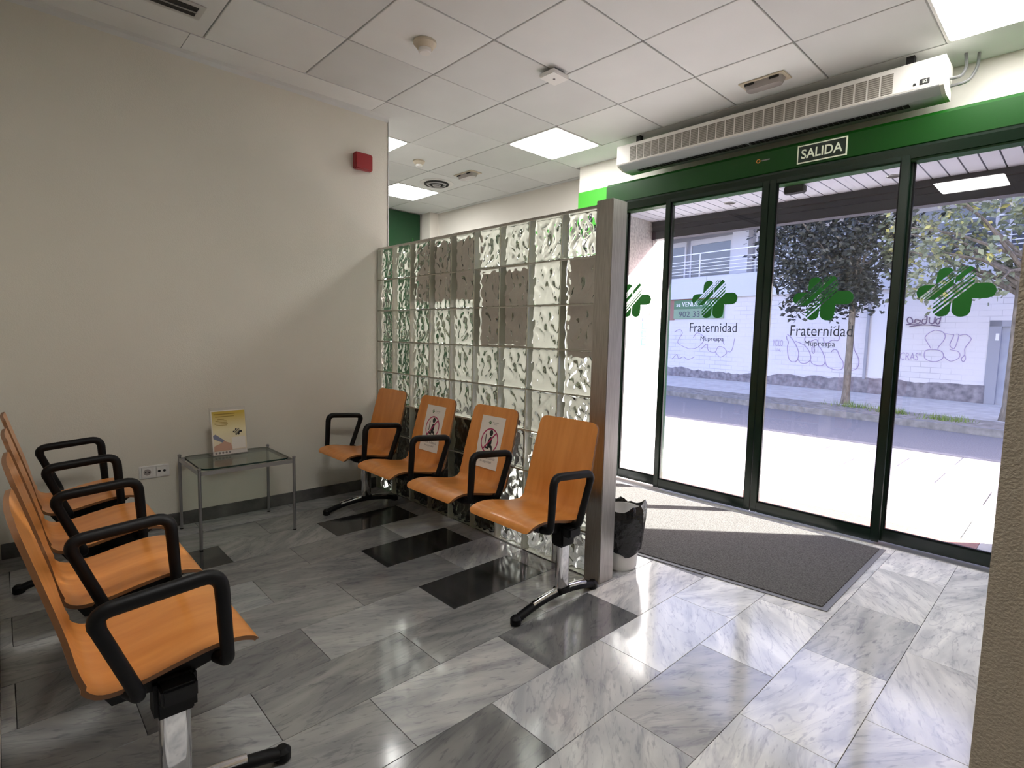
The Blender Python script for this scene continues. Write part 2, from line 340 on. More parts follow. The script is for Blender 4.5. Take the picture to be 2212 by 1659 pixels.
# ------------------------------------------------------------------ the room shell
CE = 2.955
XW = -0.26
fl = structure(MB().box(-3.05, 4.6, -3.0, 3.07, -.12, -.022).build('floor', 'plenum'), 'grey marble tiled floor of the waiting room', 'floor')
fixed_tone = {}
DARK = {(0, .53): .035, (2, .53): .030, (4, .53): .045, (6, .53): .17, (0, -.665): .05, (7, -.36): .20, (7, .24): .58, (8, -.07): .62, (8, .53): .52, (6, -.07): .46, (5, -.36): .27, (5, .24): .30, (4, -.07): .36, (4, -.67): .2, (3, .24): .25, (3, -.36): .30, (7, .84): .85, (8, 1.13): .88, (9, .84): .82, (9, 1.44): .6, (9, .24): .82, (6, 1.13): .75, (7, 1.44): .85, (2, -.07): .28, (1, .24): .25, (1, -.36): .26}  # set tile tones; the high right-hand ones also carry the entrance glare
tile_me = {}
for i in range(-2, 12):
    xa = .265+.3*i; xb = xa+.3
    off = .535 if i % 2 == 0 else .238
    for k in range(-4, 6):
        ya = off+.6*k; yb = ya+.6
        x0, x1, y0, y1 = max(xa, XW), min(xb, 3.9), max(ya, -1.0), min(yb, 3.05)
        if x1-x0 < .03 or y1-y0 < .03: continue
        key = (round(x1-x0, 3), round(y1-y0, 3))
        if key not in tile_me:
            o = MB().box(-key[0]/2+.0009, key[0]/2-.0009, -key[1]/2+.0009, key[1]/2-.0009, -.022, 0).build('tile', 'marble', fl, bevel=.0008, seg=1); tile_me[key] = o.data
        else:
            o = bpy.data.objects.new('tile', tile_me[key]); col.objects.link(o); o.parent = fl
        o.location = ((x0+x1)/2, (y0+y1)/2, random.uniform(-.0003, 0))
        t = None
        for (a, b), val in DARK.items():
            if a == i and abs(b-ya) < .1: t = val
        if t is None: t = random.choice([.22, .28, .32, .38, .45, .50]) if i < 7 else random.choice([.74, .80, .86, .92])  # right-hand rows paler: daylight glare from the doors put into the tone
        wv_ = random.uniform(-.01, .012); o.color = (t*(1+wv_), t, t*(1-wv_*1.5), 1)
# floor outside the tiled view: corridor and behind the camera
structure(MB().box(-3.05, XW-.12, -1.0, 3.66, -.022, 0).build('floor_corridor', 'marble_plain'), 'marble floor of the corridor behind the partition', 'floor')
structure(MB().box(-.38, 4.6, -3.0, -1.0, -.022, 0).build('floor_hall', 'marble_plain'), 'marble floor behind the seating', 'floor')
# ceiling
ce = structure(MB().box(-3.05, 4.6, -3.0, 3.7, CE+.022, CE+.08).build('ceiling', 'plenum'), 'suspended ceiling of white square tiles', 'ceiling')
PANELS = [(0, 2.4), (3.0, 2.4), (-2.4, 2.4), (-1.2, 1.2), (2.4, -.6)]
ct_me = {}
for i in range(-6, 8):
    for k in range(-5, 7):
        xa, ya = i*.6, k*.6; xb, yb = xa+.6, ya+.6
        if any(abs(xa-p[0]) < .01 and abs(ya-p[1]) < .01 for p in PANELS): continue
        if xa < -.01 and yb < 1.0 and xa > -.7: continue
        if ya > 2.9 and xa > -.1: continue
        x0, x1, y0, y1 = max(xa, -3.03), min(xb, 4.58), max(ya, -2.98), min(yb, 3.63)
        if xa == -.6 and ya < 1.3: continue
        if x1-x0 < .04 or y1-y0 < .04: continue
        key = (round(x1-x0, 3), round(y1-y0, 3))
        if key not in ct_me:
            o = MB().box(-key[0]/2+.004, key[0]/2-.004, -key[1]/2+.004, key[1]/2-.004, 0, .02).build('ceiling_tile', 'tile_white', ce, bevel=.003, seg=1); ct_me[key] = o.data
        else:
            o = bpy.data.objects.new('ceiling_tile', ct_me[key]); col.objects.link(o); o.parent = ce
        o.location = ((x0+x1)/2, (y0+y1)/2, CE+random.uniform(0, .002))
MB().box(XW, -.004, -1.02, -.07, CE, CE+.02).build('border_strip', 'tile_white', ce)
MB().box(XW, -.004, -.066, 1.2, CE, CE+.02).build('border_strip', 'tile_white', ce)
MB().box(-.6+.004, -.004, 1.2+.004, 1.8-.004, CE, CE+.02).build('ceiling_tile', 'tile_white', ce)
MB().box(.004, 4.58, 3.004, 3.36, CE, CE+.02).build('border_strip', 'tile_white', ce)
for i in range(-5, 0): MB().box(i*.6+.004 if i > -5 else -3.03, i*.6+.596, 3.604, 3.66, CE, CE+.02).build('border_strip', 'tile_white', ce)
# cove along the beige wall
MB().prism([(XW, CE), (XW, CE-.035), (XW+.012, CE-.012), (XW+.035, CE)], 1, -1.0, 1.37).build('cove', 'tile_white', ce)
# walls
structure(MB().box(XW-.12, XW, -1.0, 1.37, 0, CE+.02).build('wall_left', 'wall_paint'), 'beige painted wall with the red alarm box', 'wall')
structure(MB().box(XW-.005, XW+.004, 1.37, 1.376, 0, CE).build('trim_1', 'alu'), 'thin metal corner strip at the end of the beige wall', 'trim')
bbd = structure(MB().box(XW+.0005, XW+.013, -.99, 1.262, 0, .085).build('baseboard_left', 'skirting', bevel=.002), 'dark stone skirting along the beige wall', 'baseboard')
structure(MB().box(XW-.12, 2.35, -1.14, -1.0, 0, CE+.02).build('wall_back', 'wall_paint'), 'beige wall behind the nearest row of seats', 'wall')
structure(MB().box(3.622, 4.6, -.03, .12, 0, CE+.02).build('wall_right', 'wall_rough'), 'rough beige wall end close to the camera', 'wall')
structure(MB().box(4.6, 4.7, -3.0, 3.36, 0, CE+.02).build('wall_side', 'wall_rough'), 'side wall out of view on the right', 'wall')
structure(MB().box(-.4, 4.6, -3.1, -3.0, 0, CE+.02).build('wall_rear', 'wall_rough'), 'rear wall behind the camera', 'wall')
wf = structure(MB().box(.05, 4.6, 3.36, 3.50, 2.40, CE+.02).build('wall_front', 'white_paint'), 'white wall over the glass entrance', 'wall')
MB().box(.05, .655, 3.36, 3.50, 0, 2.40).build('pier', 'white_paint', wf)
MB().box(3.63, 4.6, 3.36, 3.50, 0, 2.40).build('pier', 'white_paint', wf)
MB().box(.048, 4.58, 3.352, 3.36, 2.42, 2.705).build('green_band', 'green_paint', wf)['label'] = 'bright green painted band'
wc = structure(MB().box(-3.05, .05, 3.66, 3.78, 0, CE+.02).build('wall_corridor', 'white_paint'), 'white corridor wall seen over the glass blocks', 'wall')
MB().box(.0, .05, 3.50, 3.66, 0, CE+.02).build('return', 'white_paint', wc)
MB().box(-2.98, -2.78, 3.52, 3.66, 0, CE).build('column', 'white_paint', wc)
we = structure(MB().box(-3.17, -3.05, -1.0, 3.78, 0, CE+.02).build('wall_end', 'white_paint'), 'end wall of the corridor', 'wall')
structure(MB().box(-3.05, -.38, -1.1, -1.0, 0, CE+.02).build('wall_corridor_back', 'white_paint'), 'wall closing the corridor behind the beige wall', 'wall')
d3 = structure(MB().box(-3.05, -3.0, 2.3, 3.50, 0, CE-.01).build('door_3', 'green_door'), 'tall dark green door panel at the end of the corridor', 'door')
MB().box(-3.002, -2.996, 3.38, 3.384, .3, 2.6).build('panel_joint', 'green_paint', d3)
# ------------------------------------------------------------------ ceiling lights
def led_panel(x, y, label):
    t = thing('ceiling_light', (x+.3, y+.3, CE), label, 'ceiling light', 'square light panels in the ceiling')
    fr = MB(); p = rrect(x+.004, x+.596, y+.004, y+.596, .012); q = rrect(x+.018, x+.582, y+.018, y+.582, .03)
    n = len(p); fr.add([(a, b, CE-.003) for a, b in p]+[(a, b, CE-.003) for a, b in q]+[(a, b, CE+.02) for a, b in p], [(i, (i+1) % n, n+(i+1) % n, n+i) for i in range(n)]+[(i, (i+1) % n, 2*n+(i+1) % n, 2*n+i) for i in range(n)])
    fr.build('frame', 'white_plastic', t)
    MB().prism(rrect(x+.017, x+.583, y+.017, y+.583, .03), 2, CE-.002, CE+.012).build('diffuser', LEDM, t)
LEDM = mat('led_diffuser', (.9, .9, .9), .5, emit=(1, .99, .96), es=LED); MT['led'] = LEDM
led_panel(0, 2.4, 'square light panel in the ceiling left of the air curtain')
led_panel(3.0, 2.4, 'square light panel at the top right edge of the photograph')
led_panel(-2.4, 2.4, 'far square light panel over the dark green corridor door')
led_panel(-1.2, 1.2, 'square light panel half hidden behind the end of the beige wall')
led_panel(2.4, -.6, 'square light panel overhead, seen only mirrored in the right door pane')
# ------------------------------------------------------------------ glass block partition
GY0, GY1 = 1.268, 1.352; GX0, GX1 = -.255, 1.947; NC, NR = 9, 8; PW_, PH_ = (GX1-GX0)/NC, .24
gp = structure(MB().box(GX0, GX1, GY0+.012, GY1-.012, 1.921, 1.935).build('wall_partition', 'steel'), 'low partition wall of clear wavy glass blocks', 'wall')
jm = MB()
for r in range(NR+1):
    z = r*PH_; jm.box(GX0, GX1, GY0+.008, GY1-.008, max(0.001, z-.004), min(1.921, z+.004))
for c in range(NC+1):
    x = GX0+c*PW_; x = min(max(x, GX0+.004), GX1-.004)
    for r in range(NR): jm.box(x-.004, x+.004, GY0+.008, GY1-.008, r*PH_+.0041, (r+1)*PH_-.0041)
jm.build('mortar_joints', 'mortar', gp)
def block_mesh(seed):
    rnd = random.Random(seed); n = 26; hw, hh, hd = PW_/2-.0045, PH_/2-.0045, (GY1-GY0)/2
    waves = [(rnd.uniform(20, 85), rnd.uniform(-85, 85), rnd.uniform(0, 6.3), rnd.uniform(.4, 1)) for _ in range(7)]
    waves2 = [(rnd.uniform(20, 85), rnd.uniform(-85, 85), rnd.uniform(0, 6.3), rnd.uniform(.4, 1)) for _ in range(7)]
    def h(ws, x, z, k):
        wx = x+.012*math.sin(38*z+seed); wz = z+.012*math.sin(33*x+1.3*seed)
        e = min(hw-abs(x), hh-abs(z)); fade = max(0, min(1, (e-.014)/.018)); fade = fade*fade*(3-2*fade)
        sm = sum(a*math.sin(p*wx*1.6+q*wz*1.1+ph) for p, q, ph, a in ws)/3.2
        rim = .0025*max(0, min(1, (.016-e)/.008))
        return fade*.0065*(abs(sm)**.8*(1 if sm > 0 else -1))*k-rim
    mb = MB()
    for sgn, ws in ((-1, waves), (1, waves2)):
        vs = []
        for j in range(n+1):
            for i in range(n+1):
                x = -hw+2*hw*i/n; z = -hh+2*hh*j/n; vs.append((x, sgn*(hd+h(ws, x, z, 1)), z))
        fs = [(j*(n+1)+i, j*(n+1)+i+1, (j+1)*(n+1)+i+1, (j+1)*(n+1)+i) for j in range(n) for i in range(n)]
        if sgn > 0: fs = [f[::-1] for f in fs]
        mb.add(vs, fs, 0)
    m2 = (n+1)*(n+1); ring = [i for i in range(n)]+[j*(n+1)+n for j in range(n)]+[n*(n+1)+n-i for i in range(n)]+[(n-j)*(n+1) for j in range(n)]
    for a in range(len(ring)):
        b = (a+1) % len(ring); mb.f.append((ring[b], ring[a], ring[a]+m2, ring[b]+m2)); mb.mi.append(1)
    me = bpy.data.meshes.new('glass_block'); me.from_pydata(mb.v, [], mb.f); me.materials.append(MT['block_glass']); me.materials.append(MT['block_side'])
    me.polygons.foreach_set('material_index', mb.mi); me.polygons.foreach_set('use_smooth', [k == 0 for k in mb.mi]); me.update()
    return me
blocks = [block_mesh(s) for s in (1, 2, 3, 4, 5)]
for r in range(NR):
    for c in range(NC):
        o = bpy.data.objects.new('glass_block', random.choice(blocks)); col.objects.link(o); o.parent = gp
        o.location = (GX0+(c+.5)*PW_, (GY0+GY1)/2, (r+.5)*PH_)
        if random.random() < .5: o.rotation_euler = (0, 0, math.pi)
po = MB().box(1.95, 2.052, 1.245, 1.362, 0, 1.945).build('post', 'steel', gp, bevel=.003); po['label'] = 'brushed steel end post'
# sheets of paper posted on the far face of the partition
for (x0, x1, z0, z1, lab) in ((.24, .965, 1.50, 1.90, 'grey sheet posted behind the top middle glass blocks'), (.98, 1.44, 1.22, 1.66, 'brownish sheet posted behind the second block row'), (1.71, 1.93, 1.16, 1.67, 'tan sheet posted behind the blocks next to the steel post')):
    tag(MB().box(x0, x1, GY1+.012, GY1+.014, z0, z1).build('posted_sheet', 'mauve_sheet'), lab, 'sheet', 'sheets posted behind the glass blocks')
# ------------------------------------------------------------------ glass entrance
def emblem(cx, cz, y, parent, wid=.365):
    k = wid/500; return flat_poly('emblem', EMB, (cx, y, cz), (k, 0, 0), (0, 0, k), 'logo_green', parent)
def leaf(name, x0, x1, y, label, cat, logo, lettering, sl=.045, sr=.045):
    f = MB(); z0, z1 = .012, 2.41; d = .02
    f.box(x0, x0+sl, y-d, y+d, z0, z1); f.box(x1-sr, x1, y-d, y+d, z0, z1)
    f.box(x0+sl, x1-sr, y-d, y+d, z0, z0+.075); f.box(x0+sl, x1-sr, y-d, y+d, z1-.04, z1)
    o = structure(f.build(name, 'green_dark', bevel=.003), label, cat)
    g = MB().box(x0+sl, x1-sr, y-.004, y+.004, z0+.075, z1-.04).build('pane', 'pane', o); g['label'] = 'clear glass pane'
    # black gasket
    gk = MB(); e = .008
    for a, b in ((x0+sl, x0+sl+e), (x1-sr-e, x1-sr)): gk.box(a, b, y-.009, y+.009, z0+.075, z1-.04)
    gk.box(x0+sl+e, x1-sr-e, y-.009, y+.009, z0+.075, z0+.075+e); gk.build('gasket', 'black', o)
    if logo: emblem(logo[0], logo[1], y-.0052, o)
    if lettering:
        cx, z = lettering
        text('lettering', 'Fraternidad', (cx, y-.0052, z), (1, 0, 0), (0, 0, 1), .381, .072, 'letter_grey', o)
        text('lettering', 'Muprespa', (cx, y-.0052, z-.092), (1, 0, 0), (0, 0, 1), .188, .046, 'letter_grey', o)
    return o
leaf('window_1', .785, 1.262, 3.125, 'narrow fixed glass panel of the entrance next to the steel post', 'window', (.905, 1.60), None)
leaf('door_1', 1.225, 2.046, 3.078, 'left sliding glass door leaf with a green emblem and lettering', 'door', (1.675, 1.582), (1.676, 1.366))
leaf('door_2', 2.050, 2.865, 3.078, 'right sliding glass door leaf with a green emblem and lettering', 'door', (2.434, 1.563), (2.438, 1.348))
leaf('window_2', 2.83, 3.45, 3.125, 'fixed glass panel of the entrance beside the rough wall end', 'window', (3.122, 1.582), None)
structure(MB().box(.76, 3.45, 3.035, 3.155, -.01, .004).build('trim_2', 'alu', bevel=.002), 'aluminium floor track under the sliding doors', 'trim')
# automatic door drive above the leaves
dv = thing('door_drive', (2.0, 3.2, 2.36), 'long green door drive casing over the glass entrance', 'door drive')
MB().prism([(3.16, 2.362), (3.16, 2.41), (3.351, 2.41), (3.351, 2.62), (3.075, 2.62), (3.06, 2.60), (3.06, 2.455), (3.075, 2.44), (3.075, 2.362)], 0, .62, 4.4).build('casing', 'green_box', dv)
MB().prism([(3.052, 2.432), (3.052, 2.446), (3.074, 2.452), (3.074, 2.375), (3.062, 2.375)], 0, .622, 4.4).build('lower_rail', 'green_dark', dv)
MB().box(.7, 3.45, 3.10, 3.15, 2.364, 2.40).build('guide_rail', 'green_dark', dv)
rg = MB(); rg.tube([(1.958+.012*math.cos(a*.5236), 3.0575, 2.547+.012*math.sin(a*.5236)) for a in range(12)], .0028, 6, closed=True); rg.build('maker_ring', 'orange', dv)
sn = MB(); sn.box(1.98, 2.036, 3.0585, 3.06, 2.543, 2.551); sn.build('maker_mark', 'ink_grey', dv)
# motion sensor under the drive, outside
se = MB().prism(rrect(2.10, 2.24, 3.16, 3.23, .02), 2, 2.315, 2.3625).build('motion_sensor', 'black', bevel=.006); tag(se, 'black motion sensor under the soffit just outside the doors', 'sensor')
# exit sign
es = thing('exit_sign', (2.372, 3.058, 2.47), 'exit sign reading SALIDA on the door drive casing', 'sign')
MB().box(2.222, 2.522, 3.052, 3.0588, 2.470, 2.588).build('plate', 'sign_cream', es)
MB().box(2.230, 2.514, 3.0512, 3.0522, 2.478, 2.580).build('field', 'green_dark', es)
text('lettering', 'SALIDA', (2.372, 3.0508, 2.529), (1, 0, 0), (0, 0, 1), .248, .062, 'sign_cream', es, thick=.018)
# air curtain
ac = thing('air_curtain', (1.9, 3.05, 2.68), 'long white air curtain unit mounted above the entrance', 'air curtain')
AX0, AX1 = .80, 3.01
bd = MB(); bd.prism([(2.95, 2.735), (2.95, 2.878), (2.958, 2.885), (3.18, 2.885), (3.18, 2.695), (3.035, 2.695), (2.958, 2.722)], 0, AX0, AX1); bd.build('housing', 'curtain_white', ac)
MB().prism([(2.9515, 2.726), (2.9585, 2.7205), (3.035, 2.6935), (3.18, 2.6935), (3.18, 2.697), (3.034, 2.698), (2.96, 2.725)], 0, AX0+.02, AX1-.02).build('underside', 'curtain_grey', ac)
MB().box(AX0+.13, AX0+1.06, 3.06, 3.115, 2.690, 2.6945).build('outlet_slot', 'dark_slot', ac)
MB().box(AX0+1.08, AX1-.18, 3.06, 3.115, 2.690, 2.6945).build('outlet_slot', 'dark_slot', ac)
vn = MB()
for k in range(60):
    x = AX0+.14+k*.0315; vn.box(x, x+.004, 3.062, 3.113, 2.6885, 2.6905)
vn.build('outlet_vanes', 'grey_metal', ac)['kind'] = 'stuff'
gm = None; NG = 27
for k in range(NG):
    x = .932+k*(2.78-.932)/NG; wd = (2.78-.932)/NG-.011
    if gm is None: gm = MB().box(0, wd, -.0015, .001, 0, .112).build('intake_grille', 'grille', ac); o = gm
    else: o = link_copy(gm, ac)
    o.location = (x-1.9, 2.949-3.05, 2.742-2.68)
gm.data.transform(Matrix.Translation((1.9, 3.05, 2.68)))
MB().box(2.90, 2.945, 2.9472, 2.951, 2.748, 2.778).build('display', 'dark_slot', ac)
text('display_digits', '82', (2.924, 2.9468, 2.763), (1, 0, 0), (0, 0, 1), .022, .017, 'sign_cream', ac)
MB().lathe([(.007, 0), (.007, .003)], (0, 0, 0), 12).build('button', 'dark_slot', ac).matrix_local = Matrix.Translation((2.876-1.9, 2.9465-3.05, 2.757-2.68)) @ Matrix.Rotation(-math.pi/2, 4, 'X') @ Matrix.Translation((1.9, 3.05, 2.68))
for x in (.96, 2.83):
    MB().box(x-.02, x+.02, 3.02, 3.36, 2.886, 2.90).box(x-.02, x+.02, 3.02, 3.06, 2.90, CE-.001).build('bracket', 'dark_slot', ac)
cd = MB(); cd.tube(fillet([(3.0, 3.10, 2.80), (3.06, 3.12, 2.80), (3.075, 3.16, 2.86), (3.06, 3.20, CE-.002)], .05), .009, 8); cd.build('cable', 'grey_metal', ac, smooth=True)
cd = MB(); cd.tube(fillet([(3.0, 3.14, 2.77), (3.09, 3.16, 2.775), (3.12, 3.2, 2.86), (3.115, 3.24, CE-.002)], .05), .009, 8); cd.build('cable', 'grey_metal', ac, smooth=True)
# ------------------------------------------------------------------ ceiling and wall fittings
def smoke(x, y, s, label):
    t = thing('smoke_detector', (x, y, CE), label, 'smoke detector', 'smoke detectors on the ceiling')
    MB().lathe([(.058*s, 0), (.058*s, -.012*s), (.05*s, -.02*s), (.04*s, -.034*s)][::-1], (x, y, CE-.0005), 24).build('base', 'cream_plastic', t, smooth=True)
    MB().lathe([(.032*s, -.034*s), (.032*s, -.05*s), (.026*s, -.056*s)][::-1], (x, y, CE), 20).build('sensor_head', 'white_plastic', t, smooth=True)
smoke(.90, .93, 1.15, 'round smoke detector on the ceiling nearest the camera')
smoke(-.98, 2.14, 1, 'small smoke detector on the far corridor ceiling')
t = thing('air_vent', (-1.5, 2.72, CE), 'round ceiling air vent with concentric rings over the corridor', 'vent')
MB().lathe([(.14, -.004), (.19, -.002), (.19, 0)], (-1.5, 2.72, CE-.001), 32).build('rim', 'white_plastic', t, smooth=True)
for k, r in enumerate((.13, .10, .07, .04)):
    MB().tube([(-1.5+r*math.cos(a*math.pi/14), 2.72+r*math.sin(a*math.pi/14), CE-.012-k*.003) for a in range(28)], .010, 6, closed=True).build('ring', 'dark_slot' if k % 2 == 0 else 'grey_metal', t, smooth=True)
def emergency(x, y, label, L_=.29, W_=.14):
    t = thing('emergency_light', (x, y, CE), label, 'emergency light', 'emergency lights on the ceiling')
    MB().box(x-L_/2, x+L_/2, y-W_/2, y+W_/2, CE-.008, CE-.0005).build('frame', 'cream_plastic', t, bevel=.003)
    p = rrect(x-L_*.42, x+L_*.42, y-W_*.36, y+W_*.36, .03); q = rrect(x-L_*.38, x+L_*.38, y-W_*.26, y+W_*.26, .03); n = len(p)
    MB().add([(a, b, CE-.008) for a, b in p]+[(a, b, CE-.045) for a, b in q], [tuple(range(n)), tuple(range(n, 2*n))]+[(i, (i+1) % n, n+(i+1) % n, n+i) for i in range(n)]).build('lens', 'lens_grey', t, smooth=True)
    for sx in (-1, 1): MB().box(x+sx*L_*.27-.03, x+sx*L_*.27+.03, y-W_*.38, y-W_*.345, CE-.022, CE-.0085).build('tube_slot', 'dark_slot', t)
MT['lens_grey'] = mat('lens_grey', (.34, .31, .30), .2)
emergency(2.10, 2.75, 'beige framed emergency light above the air curtain')
emergency(-.965, 2.737, 'far emergency light in the ceiling left of the large light panel', .30, .15)
ap = thing('access_point', (1.194, 1.72, CE), 'white square wireless access point on the ceiling', 'access point')
MB().box(1.15, 1.24, 1.675, 1.765, CE-.016, CE-.0005).build('mount', 'grey_metal', ap)
MB().prism(rrect(1.129, 1.259, 1.645, 1.795, .012), 2, CE-.042, CE-.016).build('cover', 'white_plastic', ap, bevel=.004)
MB().lathe([(.008, 0), (.008, .001)], (1.194, 1.72, CE-.0432), 12).build('mark', 'ink_grey', ap)
t = thing('slot_diffuser', (.275, -.6, CE), 'grey slot air diffuser in the ceiling at the top left edge', 'air diffuser')
MB().box(.195, .355, -1.3, -.07, CE-.006, CE-.0005).build('frame', 'alu', t, bevel=.002)
MB().box(.225, .325, -1.28, -.10, CE-.0075, CE-.0062).build('slot', 'dark_slot', t)
MB().box(.268, .282, -1.28, -.10, CE-.010, CE-.0077).build('vane', 'grey_metal', t)
al = thing('fire_alarm', (XW, 1.134, 2.56), 'red fire alarm box high on the beige wall', 'alarm')
MB().box(XW, XW+.012, 1.07, 1.20, 2.505, 2.618).build('back_plate', 'red_plastic', al, bevel=.003)
MB().box(XW+.0125, XW+.06, 1.062, 1.207, 2.498, 2.622).build('cover', 'red_plastic', al, bevel=.009, seg=3)
# sockets
so = thing('wall_socket', (XW, -.275, .375), 'white double wall socket low on the beige wall', 'socket')
MB().box(XW, XW+.008, -.358, -.196, .335, .415).build('plate', 'white_plastic', so, bevel=.003)
MB().box(XW+.008, XW+.011, -.345, -.285, .345, .405).build('module', 'white_plastic', so, bevel=.002)
MB().box(XW+.008, XW+.011, -.268, -.208, .345, .405).build('module', 'white_plastic', so, bevel=.002)
def disc(name, x, y, z, r, d, mt, parent):
    mb = MB(); vs = []; n = 16
    for k in range(n): vs.append((x, y+r*math.cos(2*math.pi*k/n), z+r*math.sin(2*math.pi*k/n)))
    mb.add(vs+[(x+d, b, c) for a, b, c in vs], [tuple(range(n))[::-1], tuple(range(n, 2*n))]+[(i, (i+1) % n, n+(i+1) % n, n+i) for i in range(n)]); return mb.build(name, mt, parent)
disc('socket_well', XW+.011, -.315, .375, .020, .0006, 'lens_grey', so)
for dy in (-.009, .009): disc('pin_hole', XW+.0117, -.315+dy, .375, .004, .0004, 'dark_slot', so)
for dy in (-.014, .014): disc('jack', XW+.011, -.238+dy, .375, .008, .0006, 'dark_slot', so)
# ------------------------------------------------------------------ beam seating
PROF = [(.000, .418), (.006, .432), (.022, .444), (.06, .454), (.115, .455), (.19, .443), (.26, .428), (.315, .421), (.350, .424), (.374, .440), (.388, .468), (.400, .51), (.413, .575), (.436, .665), (.460, .755), (.487, .855)]
def catmull(pts, n, ends=0):
    out = []
    m_ = n
    for i in range(len(pts)-1):
        n = m_*ends if ends and (i >= len(pts)-2 or i < 3) else m_
        p0 = pts[max(0, i-1)]; p1 = pts[i]; p2 = pts[i+1]; p3 = pts[min(len(pts)-1, i+2)]
        for k in range(n):
            t = k/n; out.append(tuple(.5*((2*b)+(-a+c)*t+(2*a-5*b+4*c-d)*t*t+(-a+3*b-3*c+d)*t**3) for a, b, c, d in zip(p0, p1, p2, p3)))
    out.append(pts[-1]); return out
PS = catmull(PROF, 3, 4)
def prof_normal(i):
    a = Vector(PS[max(0, i-1)]); b = Vector(PS[min(len(PS)-1, i+1)]); t = (b-a).normalized(); return Vector((-t.y, t.x))
def back_point(z):                                  # distance s and unit normal of the backrest front face at height z
    for i in range(len(PS)-1):
        if PS[i][0] > .39 and PS[i][1] <= z <= PS[i+1][1]:
            k = (z-PS[i][1])/(PS[i+1][1]-PS[i][1]); return PS[i][0]+k*(PS[i+1][0]-PS[i][0])
    return PS[-1][0]
def seat_shell(xc, yf, fy, parent):
    ls = [0]
    for i in range(1, len(PS)): ls.append(ls[-1]+math.dist(PS[i], PS[i-1]))
    tot = ls[-1]; th = .0115; nx = 10; up = []; lo = []
    for i, (s_, z) in enumerate(PS):
        hw = .206-.016*max(0, (z-.46)/.39) if s_ > .38 else .206
        for d, r in ((ls[i], .03), (tot-ls[i], .04)):
            if d < r: hw = hw-r+math.sqrt(max(0, r*r-(r-d)**2))
        nrm = prof_normal(i)
        if nrm.y < 0 and s_ < .3: nrm = -nrm
        for k in range(nx+1):
            x = xc+hw*(2*k/nx-1); q = (2*k/nx-1)
            dish = .006*(q*q) if s_ > .38 else 0
            up.append((x, yf-fy*(s_-dish*1.0), z)); lo.append((x, yf-fy*(s_-dish-nrm.x*th), z-nrm.y*th))
    mb = MB(); n = len(PS); A = len(up)
    mb.add(up+lo, [], 0)
    for i in range(n-1):
        for k in range(nx):
            a = i*(nx+1)+k; mb.f.append((a, a+1, a+nx+2, a+nx+1)); mb.mi.append(0); mb.f.append((A+a+nx+1, A+a+nx+2, A+a+1, A+a)); mb.mi.append(0)
        for k in (0, nx):
            a = i*(nx+1)+k; mb.f.append((a, a+nx+1, A+a+nx+1, A+a)); mb.mi.append(1)
    for i in (0, n-1):
        for k in range(nx): a = i*(nx+1)+k; mb.f.append((a, a+1, A+a+1, A+a)); mb.mi.append(1)
    return mb.build('seat_shell', ['wood', 'ply_edge'], parent, smooth=True)
def bench(x_list, arm_list, yf, fy, legs, label, sc=.29, foot0=-.01):
    x0 = min(arm_list); x1 = max(arm_list)
    t = thing('beam_seating', ((x0+x1)/2, yf-fy*.27, 0), label, 'bench seat', 'four seat waiting room benches')
    Y = lambda s: yf-fy*s
    MB().box(x0+.02, x1-.02, min(Y(sc-.04), Y(sc+.04)), max(Y(sc-.04), Y(sc+.04)), .345, .390).build('beam', 'black_metal', t, bevel=.006)
    for xc in x_list:
        sh = seat_shell(xc, yf, fy, t)
        b = MB(); a, c = sorted((Y(.05), Y(.36)))
        b.prism([(Y(.045), .434), (Y(.12), .436), (Y(.30), .405), (Y(.355), .408), (Y(.33), .365), (Y(.22), .365), (Y(.10), .395)], 0, xc-.165, xc+.165); b.build('bracket', 'black', sh)
    for xa in arm_list:
        side = -1 if xa > min(x_list) or xa > 1e9 else 1
        near = min(x_list, key=lambda q: abs(q-xa)); sd = -1 if near < xa else 1
        pts = [(xa+sd*.06, Y(.300), .402), (xa, Y(.285), .412), (xa, Y(.372), .640), (xa, Y(.108), .662), (xa, Y(.095), .425), (xa+sd*.06, Y(.105), .412)]
        path = fillet(pts, [0, .02, .045, .045, .02, 0], 7)
        MB().tube(path, [.0165 if p.z < .6 else .0185 for p in path], 12).build('armrest', 'black', t, smooth=True)
    for xl in legs:
        leg = MB().box(xl-.035, xl+.035, Y(sc)-.048, Y(sc)+.048, .29, .395).build('leg', 'black', t, bevel=.01)
        leg['label'] = 'chrome column leg with arched foot'
        c = MB(); yc = Y(sc)
        c.prism(rrect(xl-.020, xl+.020, yc-.036, yc+.036, .018), 2, .075, .30); c.build('column', 'chrome', leg, smooth=True)
        cp = MB(); cp.prism(rrect(xl-.026, xl+.026, yc-.044, yc+.044, .02), 2, .055, .085); cp.build('collar', 'black', leg, bevel=.004)
        fp = []
        for k in range(17):
            s_ = foot0+.54*k/16; h = .020+.042*math.sin(math.pi*min(1, max(0, k/16)))**.8; fp.append((xl+.0, Y(s_), h))
        MB().tube(fp, .021, 12, flat=.85).build('foot', 'black', leg, smooth=True)
        MB().tube([(p[0], p[1], p[2]+.011) for p in fp[3:15]], .0155, 10).build('foot_trim', 'chrome', leg, smooth=True)
        for e in (fp[0], fp[-1]):
            MB().lathe([(.016, 0), (.025, .006), (.025, .03), (.014, .042)], (e[0], e[1], 0), 14).build('foot_cap', 'black', leg, smooth=True)
    return t
BX = [.20, .775, 1.345, 1.90]; BA = [-.065, .485, 1.04, 1.59, 2.145]
bench(BX, BA, .664, -1, [.15, 2.05], 'orange wood four seat bench backed against the glass block partition')
AXS = [.325, .885, 1.435, 1.985]; AA = [.045, .585, 1.125, 1.685, 2.235]
